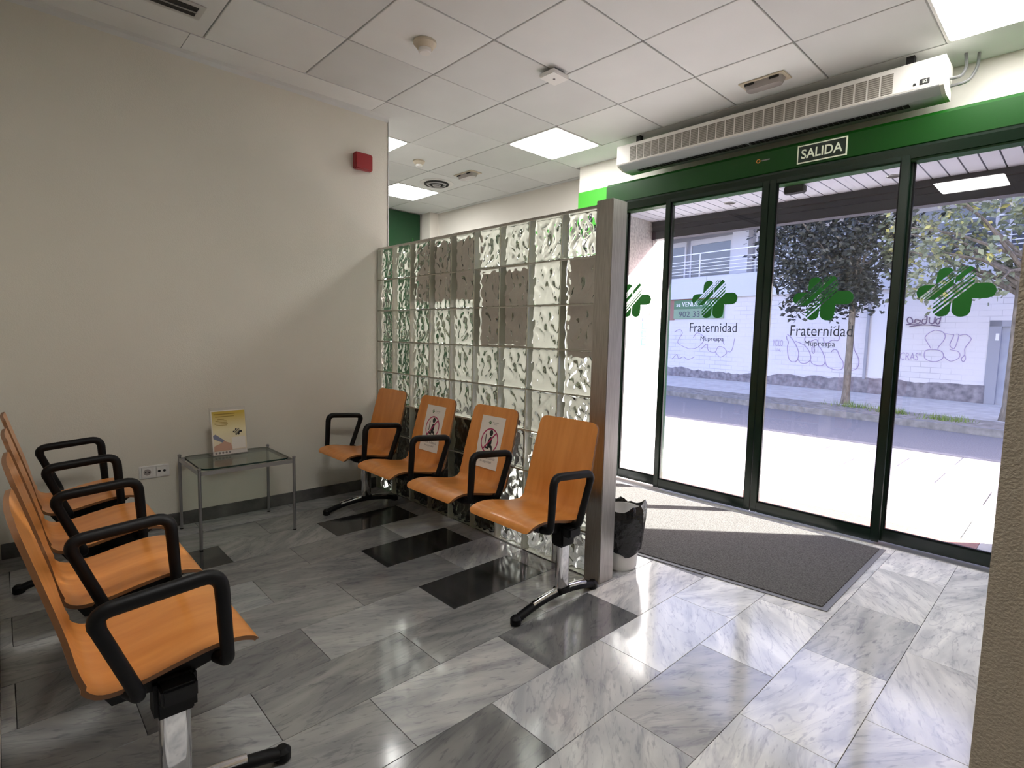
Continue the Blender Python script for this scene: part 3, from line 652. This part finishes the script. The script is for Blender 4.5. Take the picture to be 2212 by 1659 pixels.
bench(AXS, AA, -.462, 1, [.30, 2.14], 'orange wood four seat bench in the left foreground facing the partition', .20, -.07)
# notices on two of the seats
def notice(xc, label):
    z0, z1 = .505, .797; s0, s1 = back_point(z0), back_point(z1); y0, y1 = .664+s0, .664+s1
    up = Vector((0, y1-y0, z1-z0)); H_ = up.length; up.normalize(); nr = Vector((0, -up.z, up.y)); xd = Vector((1, 0, 0))
    base = Vector((xc, y0, z0))+nr*.0045
    t = thing('notice_sheet', tuple(base), label, 'notice', 'do not sit notices on the bench')
    ps = MB(); a = [base+xd*sx*.1+up*h for sx, h in ((-1, 0), (1, 0), (1, H_), (-1, H_))]
    ps.add(a+[p-nr*.002 for p in a], [(0, 1, 2, 3), (7, 6, 5, 4), (0, 1, 5, 4), (1, 2, 6, 5), (2, 3, 7, 6), (3, 0, 4, 7)]); ps.build('sheet', 'paper', t)
    o1 = base+nr*.0006; cx, cy, R, rw = 0, .158, .073, .0075
    def arc(r, n=40): return [(cx+r*math.cos(2*math.pi*k/n), cy+r*math.sin(2*math.pi*k/n)) for k in range(n)]
    A_, B_ = arc(R), arc(R-rw); n = 40
    flat_poly('figure', [[(-.040, .195), (-.034, .195), (-.030, .135), (-.037, .135)],                                  # chair back
                         [(.004+.0155*math.cos(k*.5236), .204+.0175*math.sin(k*.5236)) for k in range(12)],             # head
                         [(-.002, .180), (.010, .184), (.019, .172), (.021, .142), (.012, .128), (-.012, .128), (-.013, .155)],   # trunk
                         [(-.034, .129), (-.026, .124), (.002, .117), (.004, .108), (-.026, .112), (-.036, .120)],        # seat
                         [(-.010, .137), (.022, .134), (.030, .128), (.040, .092), (.033, .090), (.020, .118), (-.010, .119)]], o1, xd, up, 'ink', t)
    flat_poly('prohibition_ring', [[A_[i], A_[(i+1) % n], B_[(i+1) % n], B_[i]] for i in range(n)]+[[(-.050, .104), (-.044, .098), (.052, .208), (.046, .214)]], o1+nr*.0005, xd, up, 'magenta', t)
    k = .028/500; flat_poly('emblem', [[(a*k-.022, b*k+.262) for a, b in p] for p in EMB], o1, xd, up, 'logo_green', t)
    text('lettering', 'Fraternidad', o1+xd*.024+up*.266, xd, up, .05, .008, 'ink_grey', t)
    text('lettering', 'Muprespa', o1+xd*.024+up*.255, xd, up, .026, .006, 'ink_grey', t)
    text('lettering', 'Mantener la distancia', o1+up*.060, xd, up, .150, .017, 'ink_grey', t)
    text('lettering', 'de seguridad', o1+up*.036, xd, up, .100, .017, 'ink_grey', t)
notice(BX[1], 'do not sit notice on the seat second from the beige wall')
notice(BX[2], 'do not sit notice on the seat third from the beige wall')
# ------------------------------------------------------------------ side table with leaflet stand
tb = thing('side_table', (.06, .11, 0), 'small chrome side table with a glass top', 'table')
LX = (-.175, .285); LY = (-.155, .38)
for x in LX:
    for y in LY:
        lg = MB().lathe([(.009, 0.004), (.009, .466)], (x, y, 0), 14).build('leg', 'chrome_dark' if False else 'grey_metal', tb, smooth=True)
        MB().lathe([(.007, .466), (.0105, .469), (.0105, .476), (.005, .480)], (x, y, 0), 12).build('finial', 'grey_metal', lg, smooth=True)
        MB().lathe([(.010, 0), (.010, .006)], (x, y, 0), 12).build('glide', 'black', lg)
for y in LY: MB().box(LX[0]+.009, LX[1]-.009, y-.005, y+.005, .435, .458).build('rail', 'grey_metal', tb, bevel=.001)
for x in LX: MB().box(x-.005, x+.005, LY[0]+.009, LY[1]-.009, .435, .458).build('rail', 'grey_metal', tb, bevel=.001)
gt = MB(); gp_ = rrect(LX[0]+.014, LX[1]-.014, LY[0]+.016, LY[1]-.016, .05, 6); gt.prism(gp_, 2, .4585, .4685); g2 = gt.build('glass_top', ['table_glass'], tb)
ge = MB(); n = len(gp_); ge.add([(a, b, .4585) for a, b in gp_]+[(a, b, .4685) for a, b in gp_], [(i, (i+1) % n, n+(i+1) % n, n+i) for i in range(n)]); ge.build('glass_edge', 'edge_green', g2) if False else None
MT['edge_green'] = mat('glass_edge', (.008, .03, .022), .15)
ge = MB(); gq = rrect(LX[0]+.0135, LX[1]-.0135, LY[0]+.0155, LY[1]-.0155, .0505, 6); ge.add([(a, b, .4588) for a, b in gq]+[(a, b, .4682) for a, b in gq], [(i, (i+1) % n, n+(i+1) % n, n+i) for i in range(n)]); ge.build('polished_edge', 'edge_green', g2)
# leaflet stand faces the room (+x), leans back
ls_ = thing('leaflet_stand', (-.06, .1, .469), 'clear leaflet stand with a yellow leaflet on the side table', 'leaflet stand')
bx = Vector((-.035, .0, .470)); yd_ = Vector((-.03, 1, 0)).normalized(); lean = Vector((-.17, 0, 1)).normalized(); fn = yd_.cross(lean).normalized()
if fn.x < 0: fn = -fn
def slab(o, w0, w1, h0, h1, th, name, mt, par):
    a = [o+yd_*p+lean*q for p, q in ((w0, h0), (w1, h0), (w1, h1), (w0, h1))]
    return MB().add(a+[p-fn*th for p in a], [(0, 1, 2, 3), (7, 6, 5, 4), (0, 1, 5, 4), (1, 2, 6, 5), (2, 3, 7, 6), (3, 0, 4, 7)]).build(name, mt, par)
slab(bx-fn*.006, -.004, .212, 0, .305, .003, 'back_panel', 'acrylic', ls_)
slab(bx+fn*.004, -.004, .212, 0, .03, .003, 'front_lip', 'acrylic', ls_)
MB().add([bx+yd_*p+q for p in (-.004, .212) for q in (Vector((.012, 0, 0)), Vector((-.10, 0, 0)), Vector((-.10, 0, .003)), Vector((.012, 0, .003)))], [(0, 1, 2, 3), (4, 5, 6, 7), (0, 1, 5, 4), (1, 2, 6, 5), (2, 3, 7, 6), (3, 0, 4, 7)]).build('base', 'acrylic', ls_)
m = mat('leaflet_print', (.8, .7, .3), .35); tc = N(m, 'ShaderNodeTexCoord'); sx_ = N(m, 'ShaderNodeSeparateXYZ'); L(m, tc.outputs['Generated'], sx_.inputs[0]); rr_ = N(m, 'ShaderNodeValToRGB'); e_ = rr_.color_ramp.elements
e_[0].position = .05; e_[0].color = (.70, .62, .52, 1); e_[1].position = .93; e_[1].color = (.56, .40, .06, 1); k_ = e_.new(.55); k_.color = (.80, .72, .45, 1); L(m, sx_.outputs['Z'], rr_.inputs[0]); L(m, rr_.outputs[0], P(m).inputs['Base Color']); MT['leaflet'] = m
MT['flesh'] = mat('printed_hand', (.55, .33, .24), .5); MT['denim'] = mat('printed_sleeve', (.20, .22, .32), .5); MT['leaf_text'] = mat('printed_lines', (.30, .20, .03), .5)
lf = slab(bx, .002, .206, .004, .285, .001, 'leaflet', 'leaflet', ls_)
W_ = bx+fn*.0008
flat_poly('margin', [[(.002, .004), (.008, .004), (.008, .285), (.002, .285)], [(.002, .279), (.206, .279), (.206, .285), (.002, .285)], [(.002, .004), (.206, .004), (.206, .026), (.002, .026)]], W_, yd_, lean, 'paper', lf)
flat_poly('printed_lines', [[(.02, .258), (.145, .258), (.145, .264), (.02, .264)], [(.028, .243), (.14, .243), (.14, .2475), (.028, .2475)]]+[[(.022+d, .226-.0095*k), (.022+d+w_, .226-.0095*k), (.022+d+w_, .2295-.0095*k), (.022+d, .2295-.0095*k)] for k, (d, w_) in enumerate(((.018, .04), (.006, .066), (0, .075), (.0, .078), (.008, .066)))], W_, yd_, lean, 'leaf_text', lf)
flat_poly('printed_sleeve', [[(.008, .128), (.022, .136), (.072, .094), (.060, .080), (.010, .108)]], W_, yd_, lean, 'denim', lf)
flat_poly('printed_hand', [[(.060, .080), (.072, .094), (.085, .082), (.110, .072), (.118, .028), (.010, .028), (.010, .060), (.045, .074)]], W_, yd_, lean, 'flesh', lf)
k = .055/500; flat_poly('emblem', [[(a*k+.154, b*k+.142) for a, b in p] for p in EMB], W_, yd_, lean, 'ink', lf)
flat_poly('card', [[(.118, .034), (.198, .036), (.198, .110), (.116, .108)]], W_+fn*.0006, yd_, lean, 'paper', lf)
flat_poly('icons', [[(.02+.02*j+.007*math.cos(q*.785), .016+.007*math.sin(q*.785)) for q in range(8)] for j in range(5)], W_+fn*.0006, yd_, lean, 'ink_grey', lf)
# dark low cabinet in the entrance, seen dimly through the lower glass blocks
cb = thing('low_cabinet', (.46, 1.47, 0), 'dark low cabinet standing behind the lower glass blocks', 'cabinet')
MB().box(-.20, 1.12, 1.385, 1.555, .03, .70).build('body', 'cabinet_dark', cb, bevel=.004)
MB().box(-.215, 1.135, 1.378, 1.57, .701, .725).build('top', 'cabinet_dark', cb, bevel=.004)
MB().box(-.18, 1.10, 1.40, 1.54, 0, .03).build('plinth', 'black', cb)
for k in range(3):
    d_ = MB().box(-.19+.436*k, .236+.436*k, 1.556, 1.572, .05, .685).build('door', 'cabinet_dark', cb, bevel=.002)
    MB().box(.20+.436*k, .212+.436*k, 1.573, 1.588, .45, .57).build('handle', 'alu', d_)
# ------------------------------------------------------------------ door mat and bin
mt_ = thing('door_mat', (1.9, 2.4, 0), 'grey entrance mat with rubber edging inside the doors', 'mat')
MQ = [(2.935, 1.845), (2.925, 2.975), (.86, 2.965), (.88, 1.60)]
def inset(q, d):
    c = Vector((sum(p[0] for p in q)/4, sum(p[1] for p in q)/4)); out = []
    for i in range(4):
        a = Vector(q[i-1]); b = Vector(q[i]); e = Vector(q[(i+1) % 4]); out.append(tuple(b+((a-b).normalized()+(e-b).normalized())*d))
    return out
MB().prism(MQ, 2, .0006, .005).build('rubber_edging', 'rubber', mt_)
MB().prism(inset(MQ, .028), 2, .005, .010).build('carpet_pile', 'carpet', mt_)
bn = thing('waste_bin', (1.985, 1.52, 0), 'white waste bin with a black bag behind the steel post', 'bin')
cx, cy_ = 1.975, 1.535
MB().lathe([(.085, .001), (.09, .01), (.112, .33), (.106, .33), (.084, .02)], (cx, cy_, 0), 24).build('bucket', 'white_plastic', bn, smooth=True)
bag = MB(); n = 36; rings = [(.107, .10, .006), (.116, .12, .008), (.124, .20, .010), (.130, .27, .012), (.131, .325, .010), (.118, .357, .008), (.112, .350, .006), (.108, .30, .006), (.098, .16, .008), (.01, .10, 0)]
vs = []; rb = random.Random(3); ph = [rb.uniform(0, 6.3) for _ in range(4)]
for ri, (r, z, wob) in enumerate(rings):
    for j in range(n):
        a = 2*math.pi*j/n; k = wob*(math.sin(5*a+ph[0]+ri*.4)+.7*math.sin(9*a+ph[1]-ri*.7)+.5*math.sin(14*a+ph[2])); vs.append((cx+(r+k*.6)*math.cos(a), cy_+(r+k*.6)*math.sin(a), z+k*.9+(.018*math.sin(2*a+1) if z > .3 else .012*math.sin(3*a) if ri == 0 else 0)))
bag.add(vs, [(i*n+j, i*n+(j+1) % n, (i+1)*n+(j+1) % n, (i+1)*n+j) for i in range(len(rings)-1) for j in range(n)]); bag.build('bag', 'bag', bn, smooth=True)
GRAFFITI=[[(-5.11, 1.44), (-5.09, 1.33), (-5.04, 1.25), (-5.06, 1.08), (-5.01, 0.8), (-4.92, 0.67), (-4.78, 0.67), (-4.72, 0.76), (-4.71, 0.95), (-4.81, 1.17), (-4.97, 1.39), (-5.09, 1.49)], [(-4.72, 0.76), (-4.64, 0.65), (-4.5, 0.63), (-4.37, 0.71), (-4.34, 0.83), (-4.42, 1.02), (-4.57, 1.18), (-4.82, 1.28)], [(-4.35, 0.75), (-4.29, 0.64), (-4.13, 0.59), (-3.97, 0.62), (-3.93, 0.77), (-4.03, 1.01), (-4.14, 1.16)], [(-4.33, 1.1), (-4.3, 1.14), (-4.25, 1.06), (-4.26, 0.94), (-4.31, 0.97), (-4.33, 1.1)], [(-3.93, 0.74), (-3.87, 0.59), (-3.71, 0.51), (-3.54, 0.5), (-3.44, 0.56), (-3.44, 0.72), (-3.54, 0.87), (-3.63, 1.05), (-3.73, 1.06), (-3.78, 0.99)], [(-3.33, 1.47), (-3.22, 1.32), (-3.18, 1.09), (-3.06, 0.86), (-3.04, 0.69), (-3.09, 0.56), (-3.22, 0.5)], [(-4.53, 1.45), (-4.55, 1.31), (-4.44, 1.26), (-4.23, 1.35), (-4.17, 1.27), (-4.14, 1.16)], [(-4.03, 1.4), (-3.96, 1.22), (-3.79, 1.33), (-3.62, 1.33), (-3.59, 1.46)], [(-9.31, 1.52), (-9.09, 1.62), (-8.96, 1.49), (-9.07, 1.32), (-9.15, 1.15), (-9.02, 1.06), (-8.85, 0.99), (-8.61, 0.93), (-8.3, 0.98), (-8.08, 1.18), (-8.06, 1.37), (-8.33, 1.5), (-8.48, 1.33)], [(-8.14, 0.92), (-8.04, 1.02), (-7.89, 1.12), (-7.84, 0.9), (-7.58, 0.84), (-7.45, 1.04), (-7.24, 1.01), (-7.13, 0.89), (-7.15, 0.8), (-7.36, 0.69), (-7.55, 0.84)], [(-6.85, 1.33), (-6.95, 0.9), (-7.16, 0.92)], [(-7.6, 1.19), (-7.47, 1.32), (-7.33, 1.29), (-7.23, 1.1)], [(-9.36, 0.53), (-9.16, 0.71), (-9.07, 0.55), (-8.87, 0.63), (-8.66, 0.54), (-8.39, 0.65)], [(-1.37, 1.63), (-1.49, 1.56), (-1.56, 1.44), (-1.49, 1.3), (-1.42, 1.18)], [(-1.37, 1.63), (-1.22, 1.6), (-1.15, 1.5), (-1.17, 1.38), (-1.26, 1.23), (-1.27, 1.17)], [(-1.55, 1.02), (-1.52, 0.92), (-1.41, 0.86), (-1.27, 0.86), (-1.16, 0.94), (-1.15, 1.04), (-1.23, 1.13), (-1.39, 1.15), (-1.52, 1.12), (-1.55, 1.02)], [(-1.14, 0.99), (-1.01, 0.88), (-0.87, 0.93), (-0.82, 1.03), (-0.87, 1.12), (-1.03, 1.16)], [(-1.16, 1.55), (-1.02, 1.53), (-0.98, 1.51), (-1.04, 1.29), (-0.99, 1.2), (-0.93, 1.22), (-0.88, 1.51), (-0.94, 1.54)], [(-0.86, 1.51), (-0.74, 1.53), (-0.64, 1.44), (-0.67, 1.34), (-0.74, 1.2), (-0.73, 1.05), (-0.79, 0.95), (-0.75, 0.88), (-0.71, 0.93), (-0.72, 1.03)]]
TAG=[[(-2.0, 1.77), (-1.87, 1.81), (-1.87, 1.9), (-1.93, 1.96), (-1.98, 1.91), (-1.96, 1.83), (-1.9, 1.81), (-1.81, 1.82)], [(-1.73, 1.9), (-1.8, 1.9), (-1.81, 1.83), (-1.73, 1.8), (-1.69, 1.88), (-1.81, 1.85)], [(-1.58, 1.9), (-1.64, 1.9), (-1.65, 1.81), (-1.57, 1.8), (-1.56, 1.98), (-1.61, 1.95)], [(-1.5, 1.95), (-1.5, 1.83), (-1.44, 1.79), (-1.4, 1.83), (-1.39, 1.96)], [(-1.27, 1.92), (-1.35, 1.9), (-1.36, 1.81), (-1.3, 1.79), (-1.27, 1.95)], [(-2.0, 1.77), (-1.65, 1.77)], [(-1.92, 1.72), (-1.59, 1.76), (-1.27, 1.73)]]
# ------------------------------------------------------------------ porch outside the doors
jl = structure(MB().box(.66, .755, 3.10, 3.616, 0, 2.398).box(.66, .757, 3.624, 3.86, 0, 2.398).build('wall_porch_left', 'granite'), 'speckled granite side wall outside the left glass panel', 'wall')
MB().box(.655, .74, 3.6161, 3.6239, 0, 2.398).build('groove', 'dark_slot', jl)
structure(MB().box(3.45, 3.62, 3.10, 3.76, 0, 2.398).build('wall_porch_right', 'granite'), 'granite side wall outside the right glass panel', 'wall')
sf = structure(MB().box(.755, 3.45, 3.162, 3.60, 2.382, 2.398).build('ceiling_porch', 'soffit_gap'), 'slatted metal soffit outside the entrance', 'ceiling')
sl0 = None; k = 0; x = .76
while x < 3.44:
    wd = min(.084, 3.449-x)
    if sl0 is None or wd < .083: o = MB().box(0, wd, 3.163, 3.598, 2.3645, 2.3815).build('slat', 'soffit', sf); sl0 = sl0 or o
    else: o = link_copy(sl0, sf)
    o.location = (x, 0, 0); x += .0925
for xx, yy in ((1.62, 3.36), (2.72, 3.36)):
    sp = thing('spot_light', (xx, yy, 2.364), 'small round recessed spot in the soffit, %s one' % ('left' if xx < 2 else 'right'), 'spot light', 'recessed spots in the soffit')
    MB().tube([(xx+.04*math.cos(a*math.pi/10), yy+.04*math.sin(a*math.pi/10), 2.362) for a in range(20)], .004, 6, closed=True).build('ring', 'alu', sp, smooth=True)
    MB().lathe([(.036, 2.359), (.036, 2.364)], (xx, yy, 0), 18).build('reflector', 'dark_slot', sp)
structure(MB().prism([(3.60, 2.40), (3.60, 2.32), (3.612, 2.315), (3.612, 2.275), (3.604, 2.27), (3.604, 2.20), (3.70, 2.20), (3.70, 2.40)], 0, .757, 3.45).build('trim_3', 'fascia'), 'dark metal lintel beam at the front of the soffit', 'trim')
structure(MB().box(.051, 4.8, 3.502, 3.62, 2.40, 7.0).build('wall_facade', 'granite'), 'front of the building above the entrance', 'wall')
st_ = structure(MB().box(.757, 3.30, 3.157, 3.63, -.06, -.002).build('threshold', 'red_stone'), 'red granite doorstep strip', 'threshold')
structure(MB().box(3.302, 3.45, 3.157, 3.63, -.06, -.002).build('threshold_end', 'paving'), 'pale stone piece at the right end of the doorstep', 'threshold')
# coloured stickers and sheet on the granite
ns = thing('door_stickers', (.757, 3.55, 1.2), 'column of four small blue stickers on the granite wall', 'stickers')
for k in range(4):
    z = 1.432-.076*k; MB().box(.7562, .758, 3.505, 3.585, z, z+.068).build('sticker', 'sticker_navy' if k == 0 else 'sticker_blue', ns)
    for a, b, c, d in (((3.525, 3.545, .015, .05), (3.55, 3.57, .012, .035)) if k % 2 == 0 else ((3.52, 3.57, .04, .05), (3.53, 3.56, .018, .028))):
        MB().box(.758, .7585, a, b, z+c, z+d).build('pictogram', 'banner_white', ns)
# ------------------------------------------------------------------ street
pv = structure(MB().box(-14, 8, 3.631, 7.0, -.14, -.022).build('pavement_near', 'paving_joint'), 'sunlit pavement in front of the entrance', 'pavement')
slab_me = None
for i in range(-7, 7):
    for j in range(6):
        x = i*.8+(.4 if j % 2 else 0); y = 3.633+j*.56
        if slab_me is None: o = MB().box(.004, .796, .004, .556, -.022, 0).build('slab', 'paving', pv, bevel=.002, seg=1); slab_me = o.data
        else: o = bpy.data.objects.new('slab', slab_me); col.objects.link(o); o.parent = pv
        o.location = (x, y, random.uniform(-.004, 0))
structure(MB().box(-14, 8, 7.001, 7.14, -.2, .0).build('kerb_near', 'kerb', bevel=.008), 'kerb at the edge of the near pavement', 'kerb')
ANG = math.radians(-8.5); UX = Vector((math.cos(ANG), math.sin(ANG), 0)); UN = Vector((-math.sin(ANG), math.cos(ANG), 0))
def FAR(s, d, z): return UX*s+UN*d+Vector((0, 0, z))
rd = MB(); rd.add([(-40, 7.141, -.2), (14, 7.141, -.2), FAR(16, 11.0, -.2), FAR(-44, 11.0, -.2)], [(0, 1, 2, 3)]); structure(rd.build('road', 'asphalt'), 'asphalt road in the shade', 'road')
structure(MB(FAR).box(-42, 14, 11.0, 11.14, -.3, -.075).build('kerb_far', 'kerb', bevel=.01), 'dark kerb across the road', 'kerb')
pf = structure(MB(FAR).box(-42, 14, 11.141, 16.0, -.3, -.10).build('pavement_far', 'paving_joint'), 'pavement across the road', 'pavement')
for i in range(-9, 5):
    for j in range(3): MB(FAR).box(i*1.6+.006, i*1.6+1.594, 12.3+j*1.22+.006, 12.3+j*1.22+1.214, -.10, -.082).build('slab', 'paving', pf)
MT['soil'] = mat('verge', (.24, .22, .20), .95); noise_col(MT['soil'], (.16, .15, .13), (.36, .34, .31), 9, coords(MT['soil']), 6)
MB(FAR).box(-20, 8, 11.145, 12.295, -.10, -.080).build('verge', 'soil', pf)
# ------------------------------------------------------------------ building across the street
bA = thing('building', tuple(FAR(-5, 16, 0)), 'pale building across the street with painted brick wall and balcony', 'building')
def part(name, mt, boxes, par=bA, bevel=0):
    mb = MB(FAR)
    for b in boxes: mb.box(*b)
    return mb.build(name, mt, par, bevel=bevel)
part('wall', 'brick_wall', [(-20, -.32, 16.0, 16.4, -.1, 2.70), (-.32, .95, 16.0, 16.4, 1.86, 2.70), (.95, 12, 16.0, 16.4, -.1, 2.70)])
part('brick_patch', 'brick_red', [(-9.75, -9.35, 15.985, 16.0, 1.95, 2.70), (-9.35, -7.0, 15.985, 16.0, 2.62, 2.70)])
dmp = MB(FAR); s = -18.
rb = random.Random(5); top = .24
while s < -.40:
    nx_ = min(.34, max(.12, top+rb.uniform(-.035, .035))); dmp.add([(s, 15.97, -.09), (s+.1, 15.97, -.09), (s+.1, 15.987, nx_), (s, 15.987, top), (s, 16.0, -.09), (s+.1, 16.0, -.09), (s+.1, 16.0, nx_), (s, 16.0, top)], [(0, 1, 2, 3), (3, 2, 6, 7), (0, 3, 7, 4), (1, 5, 6, 2)]); s += .1; top = nx_
dmp.build('damp_base', 'damp', bA)
part('downpipe', 'render_grey', [(-2.90, -2.84, 15.93, 15.99, .3, 2.70)])
part('patched_render', 'render_white', [(-2.80, -2.25, 15.992, 16.0, .35, 2.6)])
dr = part('service_door', 'steel_door', [(-.10, .90, 16.05, 16.12, -.1, 1.72)])
part('door_frame', 'render_grey', [(-.32, -.10, 15.99, 16.1, -.1, 1.86), (-.32, .95, 15.99, 16.1, 1.72, 1.86)], dr)
part('door_plate', 'banner_white', [(.42, .50, 16.04, 16.05, 1.05, 1.22), (-.19, -.13, 15.98, 15.99, 1.40, 1.56)], dr)
for a, b in ((-20, -12.4), (-12.38, -8.0), (-7.98, -3.2), (-3.18, 1.8), (1.82, 12)): part('parapet_panel', 'band', [(a, b, 15.90, 16.0, 2.70, 3.44)])
part('balcony_floor', 'render_grey', [(-20, 12, 15.95, 17.5, 3.40, 3.46)])
rl = part('railing', 'rail_white', [(s_, s_+.035, 15.94, 15.975, 3.44, 4.27) for s_ in (-17, -14, -11.2, -8.35, -5.5, -2.6, .3, 3.2)])
for k, z in enumerate((3.56, 3.66, 3.77, 3.89, 4.0, 4.24)):
    MB(FAR).box(-20, 12, 15.945, 15.97, z, z+(.022 if k < 5 else .035)).build('rail_bar', 'rail_white', rl)
part('upper_wall', 'render_grey', [(-20, 12, 17.5, 17.9, 3.46, 7.6), (-20, 12, 15.95, 17.5, 5.28, 5.5)])
for a in (-12.6, -7.95, -3.3, 1.4, 6.0): part('pilaster', 'render_white', [(a, a+.62, 17.2, 17.499, 3.46, 5.28)])
for a, b in ((-11.8, -10.1), (-9.9, -8.1), (-7.2, -5.5), (-5.3, -3.5), (-2.5, -.7), (-.5, 1.2), (2.2, 3.9), (4.1, 5.9)):
    f_ = part('window', 'render_white', [(a, b, 17.44, 17.498, 4.86, 5.05), (a, a+.07, 17.44, 17.498, 3.6, 4.86), (b-.07, b, 17.44, 17.498, 3.6, 4.86)])
    part('pane', 'far_glass', [(a+.07, b-.07, 17.46, 17.49, 3.6, 4.86)], f_)
part('roof_edge', 'render_white', [(-20, 12, 15.6, 18.2, 7.6, 7.75)])
# for sale banner
fb = thing('banner', tuple(FAR(-8.4, 15.96, 2.0)), 'green banner reading se VENDE o ALQUI on the far wall', 'banner')
part('upper_field', 'banner_green', [(-9.36, -7.3, 15.955, 15.975, 2.35, 2.66)], fb); part('lower_field', 'banner_light', [(-9.36, -7.3, 15.955, 15.975, 2.0, 2.345)], fb)
text('lettering', 'se VENDE o ALQUILA', FAR(-8.20, 15.952, 2.50), UX, (0, 0, 1), 2.1, .20, 'banner_white', fb, thick=.01)
text('lettering', '902 33 44 15', FAR(-8.25, 15.952, 2.16), UX, (0, 0, 1), 1.75, .21, 'letter_grey', fb)
# sprayed writing on the painted brick
def spray(strokes, mt, r, label):
    t = thing('graffiti', tuple(FAR(*[strokes[0][0][0], 15.99, strokes[0][0][1]])), label, 'graffiti')
    for stv in strokes:
        pts = catmull([(a, b) for a, b in stv], 4); mb = MB()
        mb.tube([FAR(a, 15.993, b) for a, b in pts], r, 6, flat=1); mb.build('sprayed_line', mt, t, smooth=True)
    return t
spray(GRAFFITI[0:8], 'spray', .011, 'large outlined violet graffiti letters behind the slim tree trunk')
spray(GRAFFITI[8:13], 'spray', .009, 'faint outlined graffiti under the green banner')
spray(GRAFFITI[13:19], 'spray', .009, 'faint bubble letter graffiti left of the steel service door')
spray(TAG, 'spray_dark', .013, 'dark underlined graffiti tag below the light leaved tree')
gt_ = thing('graffiti', tuple(FAR(-2.1, 15.99, .9)), 'small dark scribbled tag between tree and bubble letters', 'graffiti')
text('lettering', 'CRAS"', FAR(-1.84, 15.992, .96), UX, (0, 0, 1), .46, .20, 'spray', gt_)
g3 = thing('graffiti', tuple(FAR(-5.6, 15.99, 1.0)), 'small violet tag left of the large outlined letters', 'graffiti')
text('lettering', 'NOLO', FAR(-5.36, 15.992, 1.22), UX, (0, 0, 1), .30, .20, 'spray', g3); text('lettering', '.14.', FAR(-5.34, 15.992, 1.0), UX, (0, 0, 1), .18, .10, 'spray', g3)
# ------------------------------------------------------------------ trees
def leaves(center_list, n_per, size, rnd):
    mb = MB(); V = []; F = []
    for (cx, cy, cz, r) in center_list:
        for _ in range(n_per):
            p = Vector((rnd.gauss(0, 1), rnd.gauss(0, 1), rnd.gauss(0, 1)))*r*.55+Vector((cx, cy, cz))
            ax = Vector((rnd.uniform(-1, 1), rnd.uniform(-1, 1), rnd.uniform(-.9, .3))).normalized(); sd = ax.cross(Vector((rnd.uniform(-1, 1), rnd.uniform(-1, 1), rnd.uniform(-1, 1)))).normalized(); nn = ax.cross(sd)
            l = size*rnd.uniform(.7, 1.3); wd = l*.30; b = len(V)
            V += [p, p+ax*l*.45+sd*wd, p+ax*l, p+ax*l*.45-sd*wd, p+ax*l*.5+nn*l*.06]
            F += [(b, b+1, b+4), (b+1, b+2, b+4), (b+2, b+3, b+4), (b+3, b, b+4)]
    mb.v = [tuple(q) for q in V]; mb.f = F; mb.mi = [0]*len(F); return mb
def tree(base, fork, crown, n_cl, n_per, size, lm, rt, seed, label, density=1.0, trunk_lean=(0, 0)):
    rnd = random.Random(seed); t = thing('street_tree', base, label, 'tree', 'street trees across the road'); b = Vector(base)
    fk = b+Vector((trunk_lean[0], trunk_lean[1], fork))
    MB().tube([b, b+(fk-b)*.12, b+(fk-b)*.5, fk, fk+Vector((0, 0, .9))], [rt*1.35, rt, rt*.9, rt*.8, rt*.45], 10).build('trunk', 'bark', t, smooth=True)
    cen = b+Vector(crown[0]); R = Vector(crown[1]); cl = []
    br = MB()
    for i in range(n_cl):
        while True:
            q = Vector((rnd.uniform(-1, 1), rnd.uniform(-1, 1), rnd.uniform(-1, 1)))
            if .15 < q.length < 1: break
        p = cen+Vector((q.x*R.x, q.y*R.y, q.z*R.z)); cl.append((p.x, p.y, p.z, rnd.uniform(.22, .36)))
        if i % 4 == 0:
            s0 = fk+Vector((0, 0, rnd.uniform(-.1, .7))); md = s0.lerp(p, .5)+Vector((0, 0, .12)); br.tube([s0, md, p], [rt*.36, rt*.22, rt*.08], 6)
    br.build('branches', 'bark', t, smooth=True)
    fo = leaves(cl, n_per, size, rnd).build('foliage', lm, t); fo['kind'] = 'stuff'
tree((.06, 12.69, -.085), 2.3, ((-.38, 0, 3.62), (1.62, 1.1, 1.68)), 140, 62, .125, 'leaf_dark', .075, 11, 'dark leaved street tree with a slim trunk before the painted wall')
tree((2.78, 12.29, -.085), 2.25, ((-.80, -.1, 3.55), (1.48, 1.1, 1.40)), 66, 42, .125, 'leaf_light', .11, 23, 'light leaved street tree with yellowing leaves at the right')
for (s_, d_, w_, lab) in ((-1.45, 12.1, .22, 'grass tuft at the foot of the slim tree trunk'), (-.60, 11.75, .16, 'small weed on the verge midway along the right pane'), (.30, 11.55, .2, 'bright grass tuft on the verge at the right')):
    gb = MB(); rnd = random.Random(int(s_*100)); c = FAR(s_, d_, -.08); V = []; F = []
    for q in range(160):
        p = c+Vector((rnd.gauss(0, w_), rnd.gauss(0, w_*.5), 0)); h = rnd.uniform(.05, .15); a = Vector((rnd.uniform(-.05, .05), rnd.uniform(-.05, .05), h)); sd = Vector((rnd.uniform(-1, 1), rnd.uniform(-1, 1), 0)).normalized()*.007
        b = len(V); V += [p-sd, p+sd, p+a]; F.append((b, b+1, b+2))
    gb.v = [tuple(q) for q in V]; gb.f = F; gb.mi = [0]*len(F); tag(gb.build('grass_tuft', 'grass'), lab, 'grass', 'grass tufts on the verge', 'stuff')
for o in scene.objects:
    if '_o' in o: del o['_o']
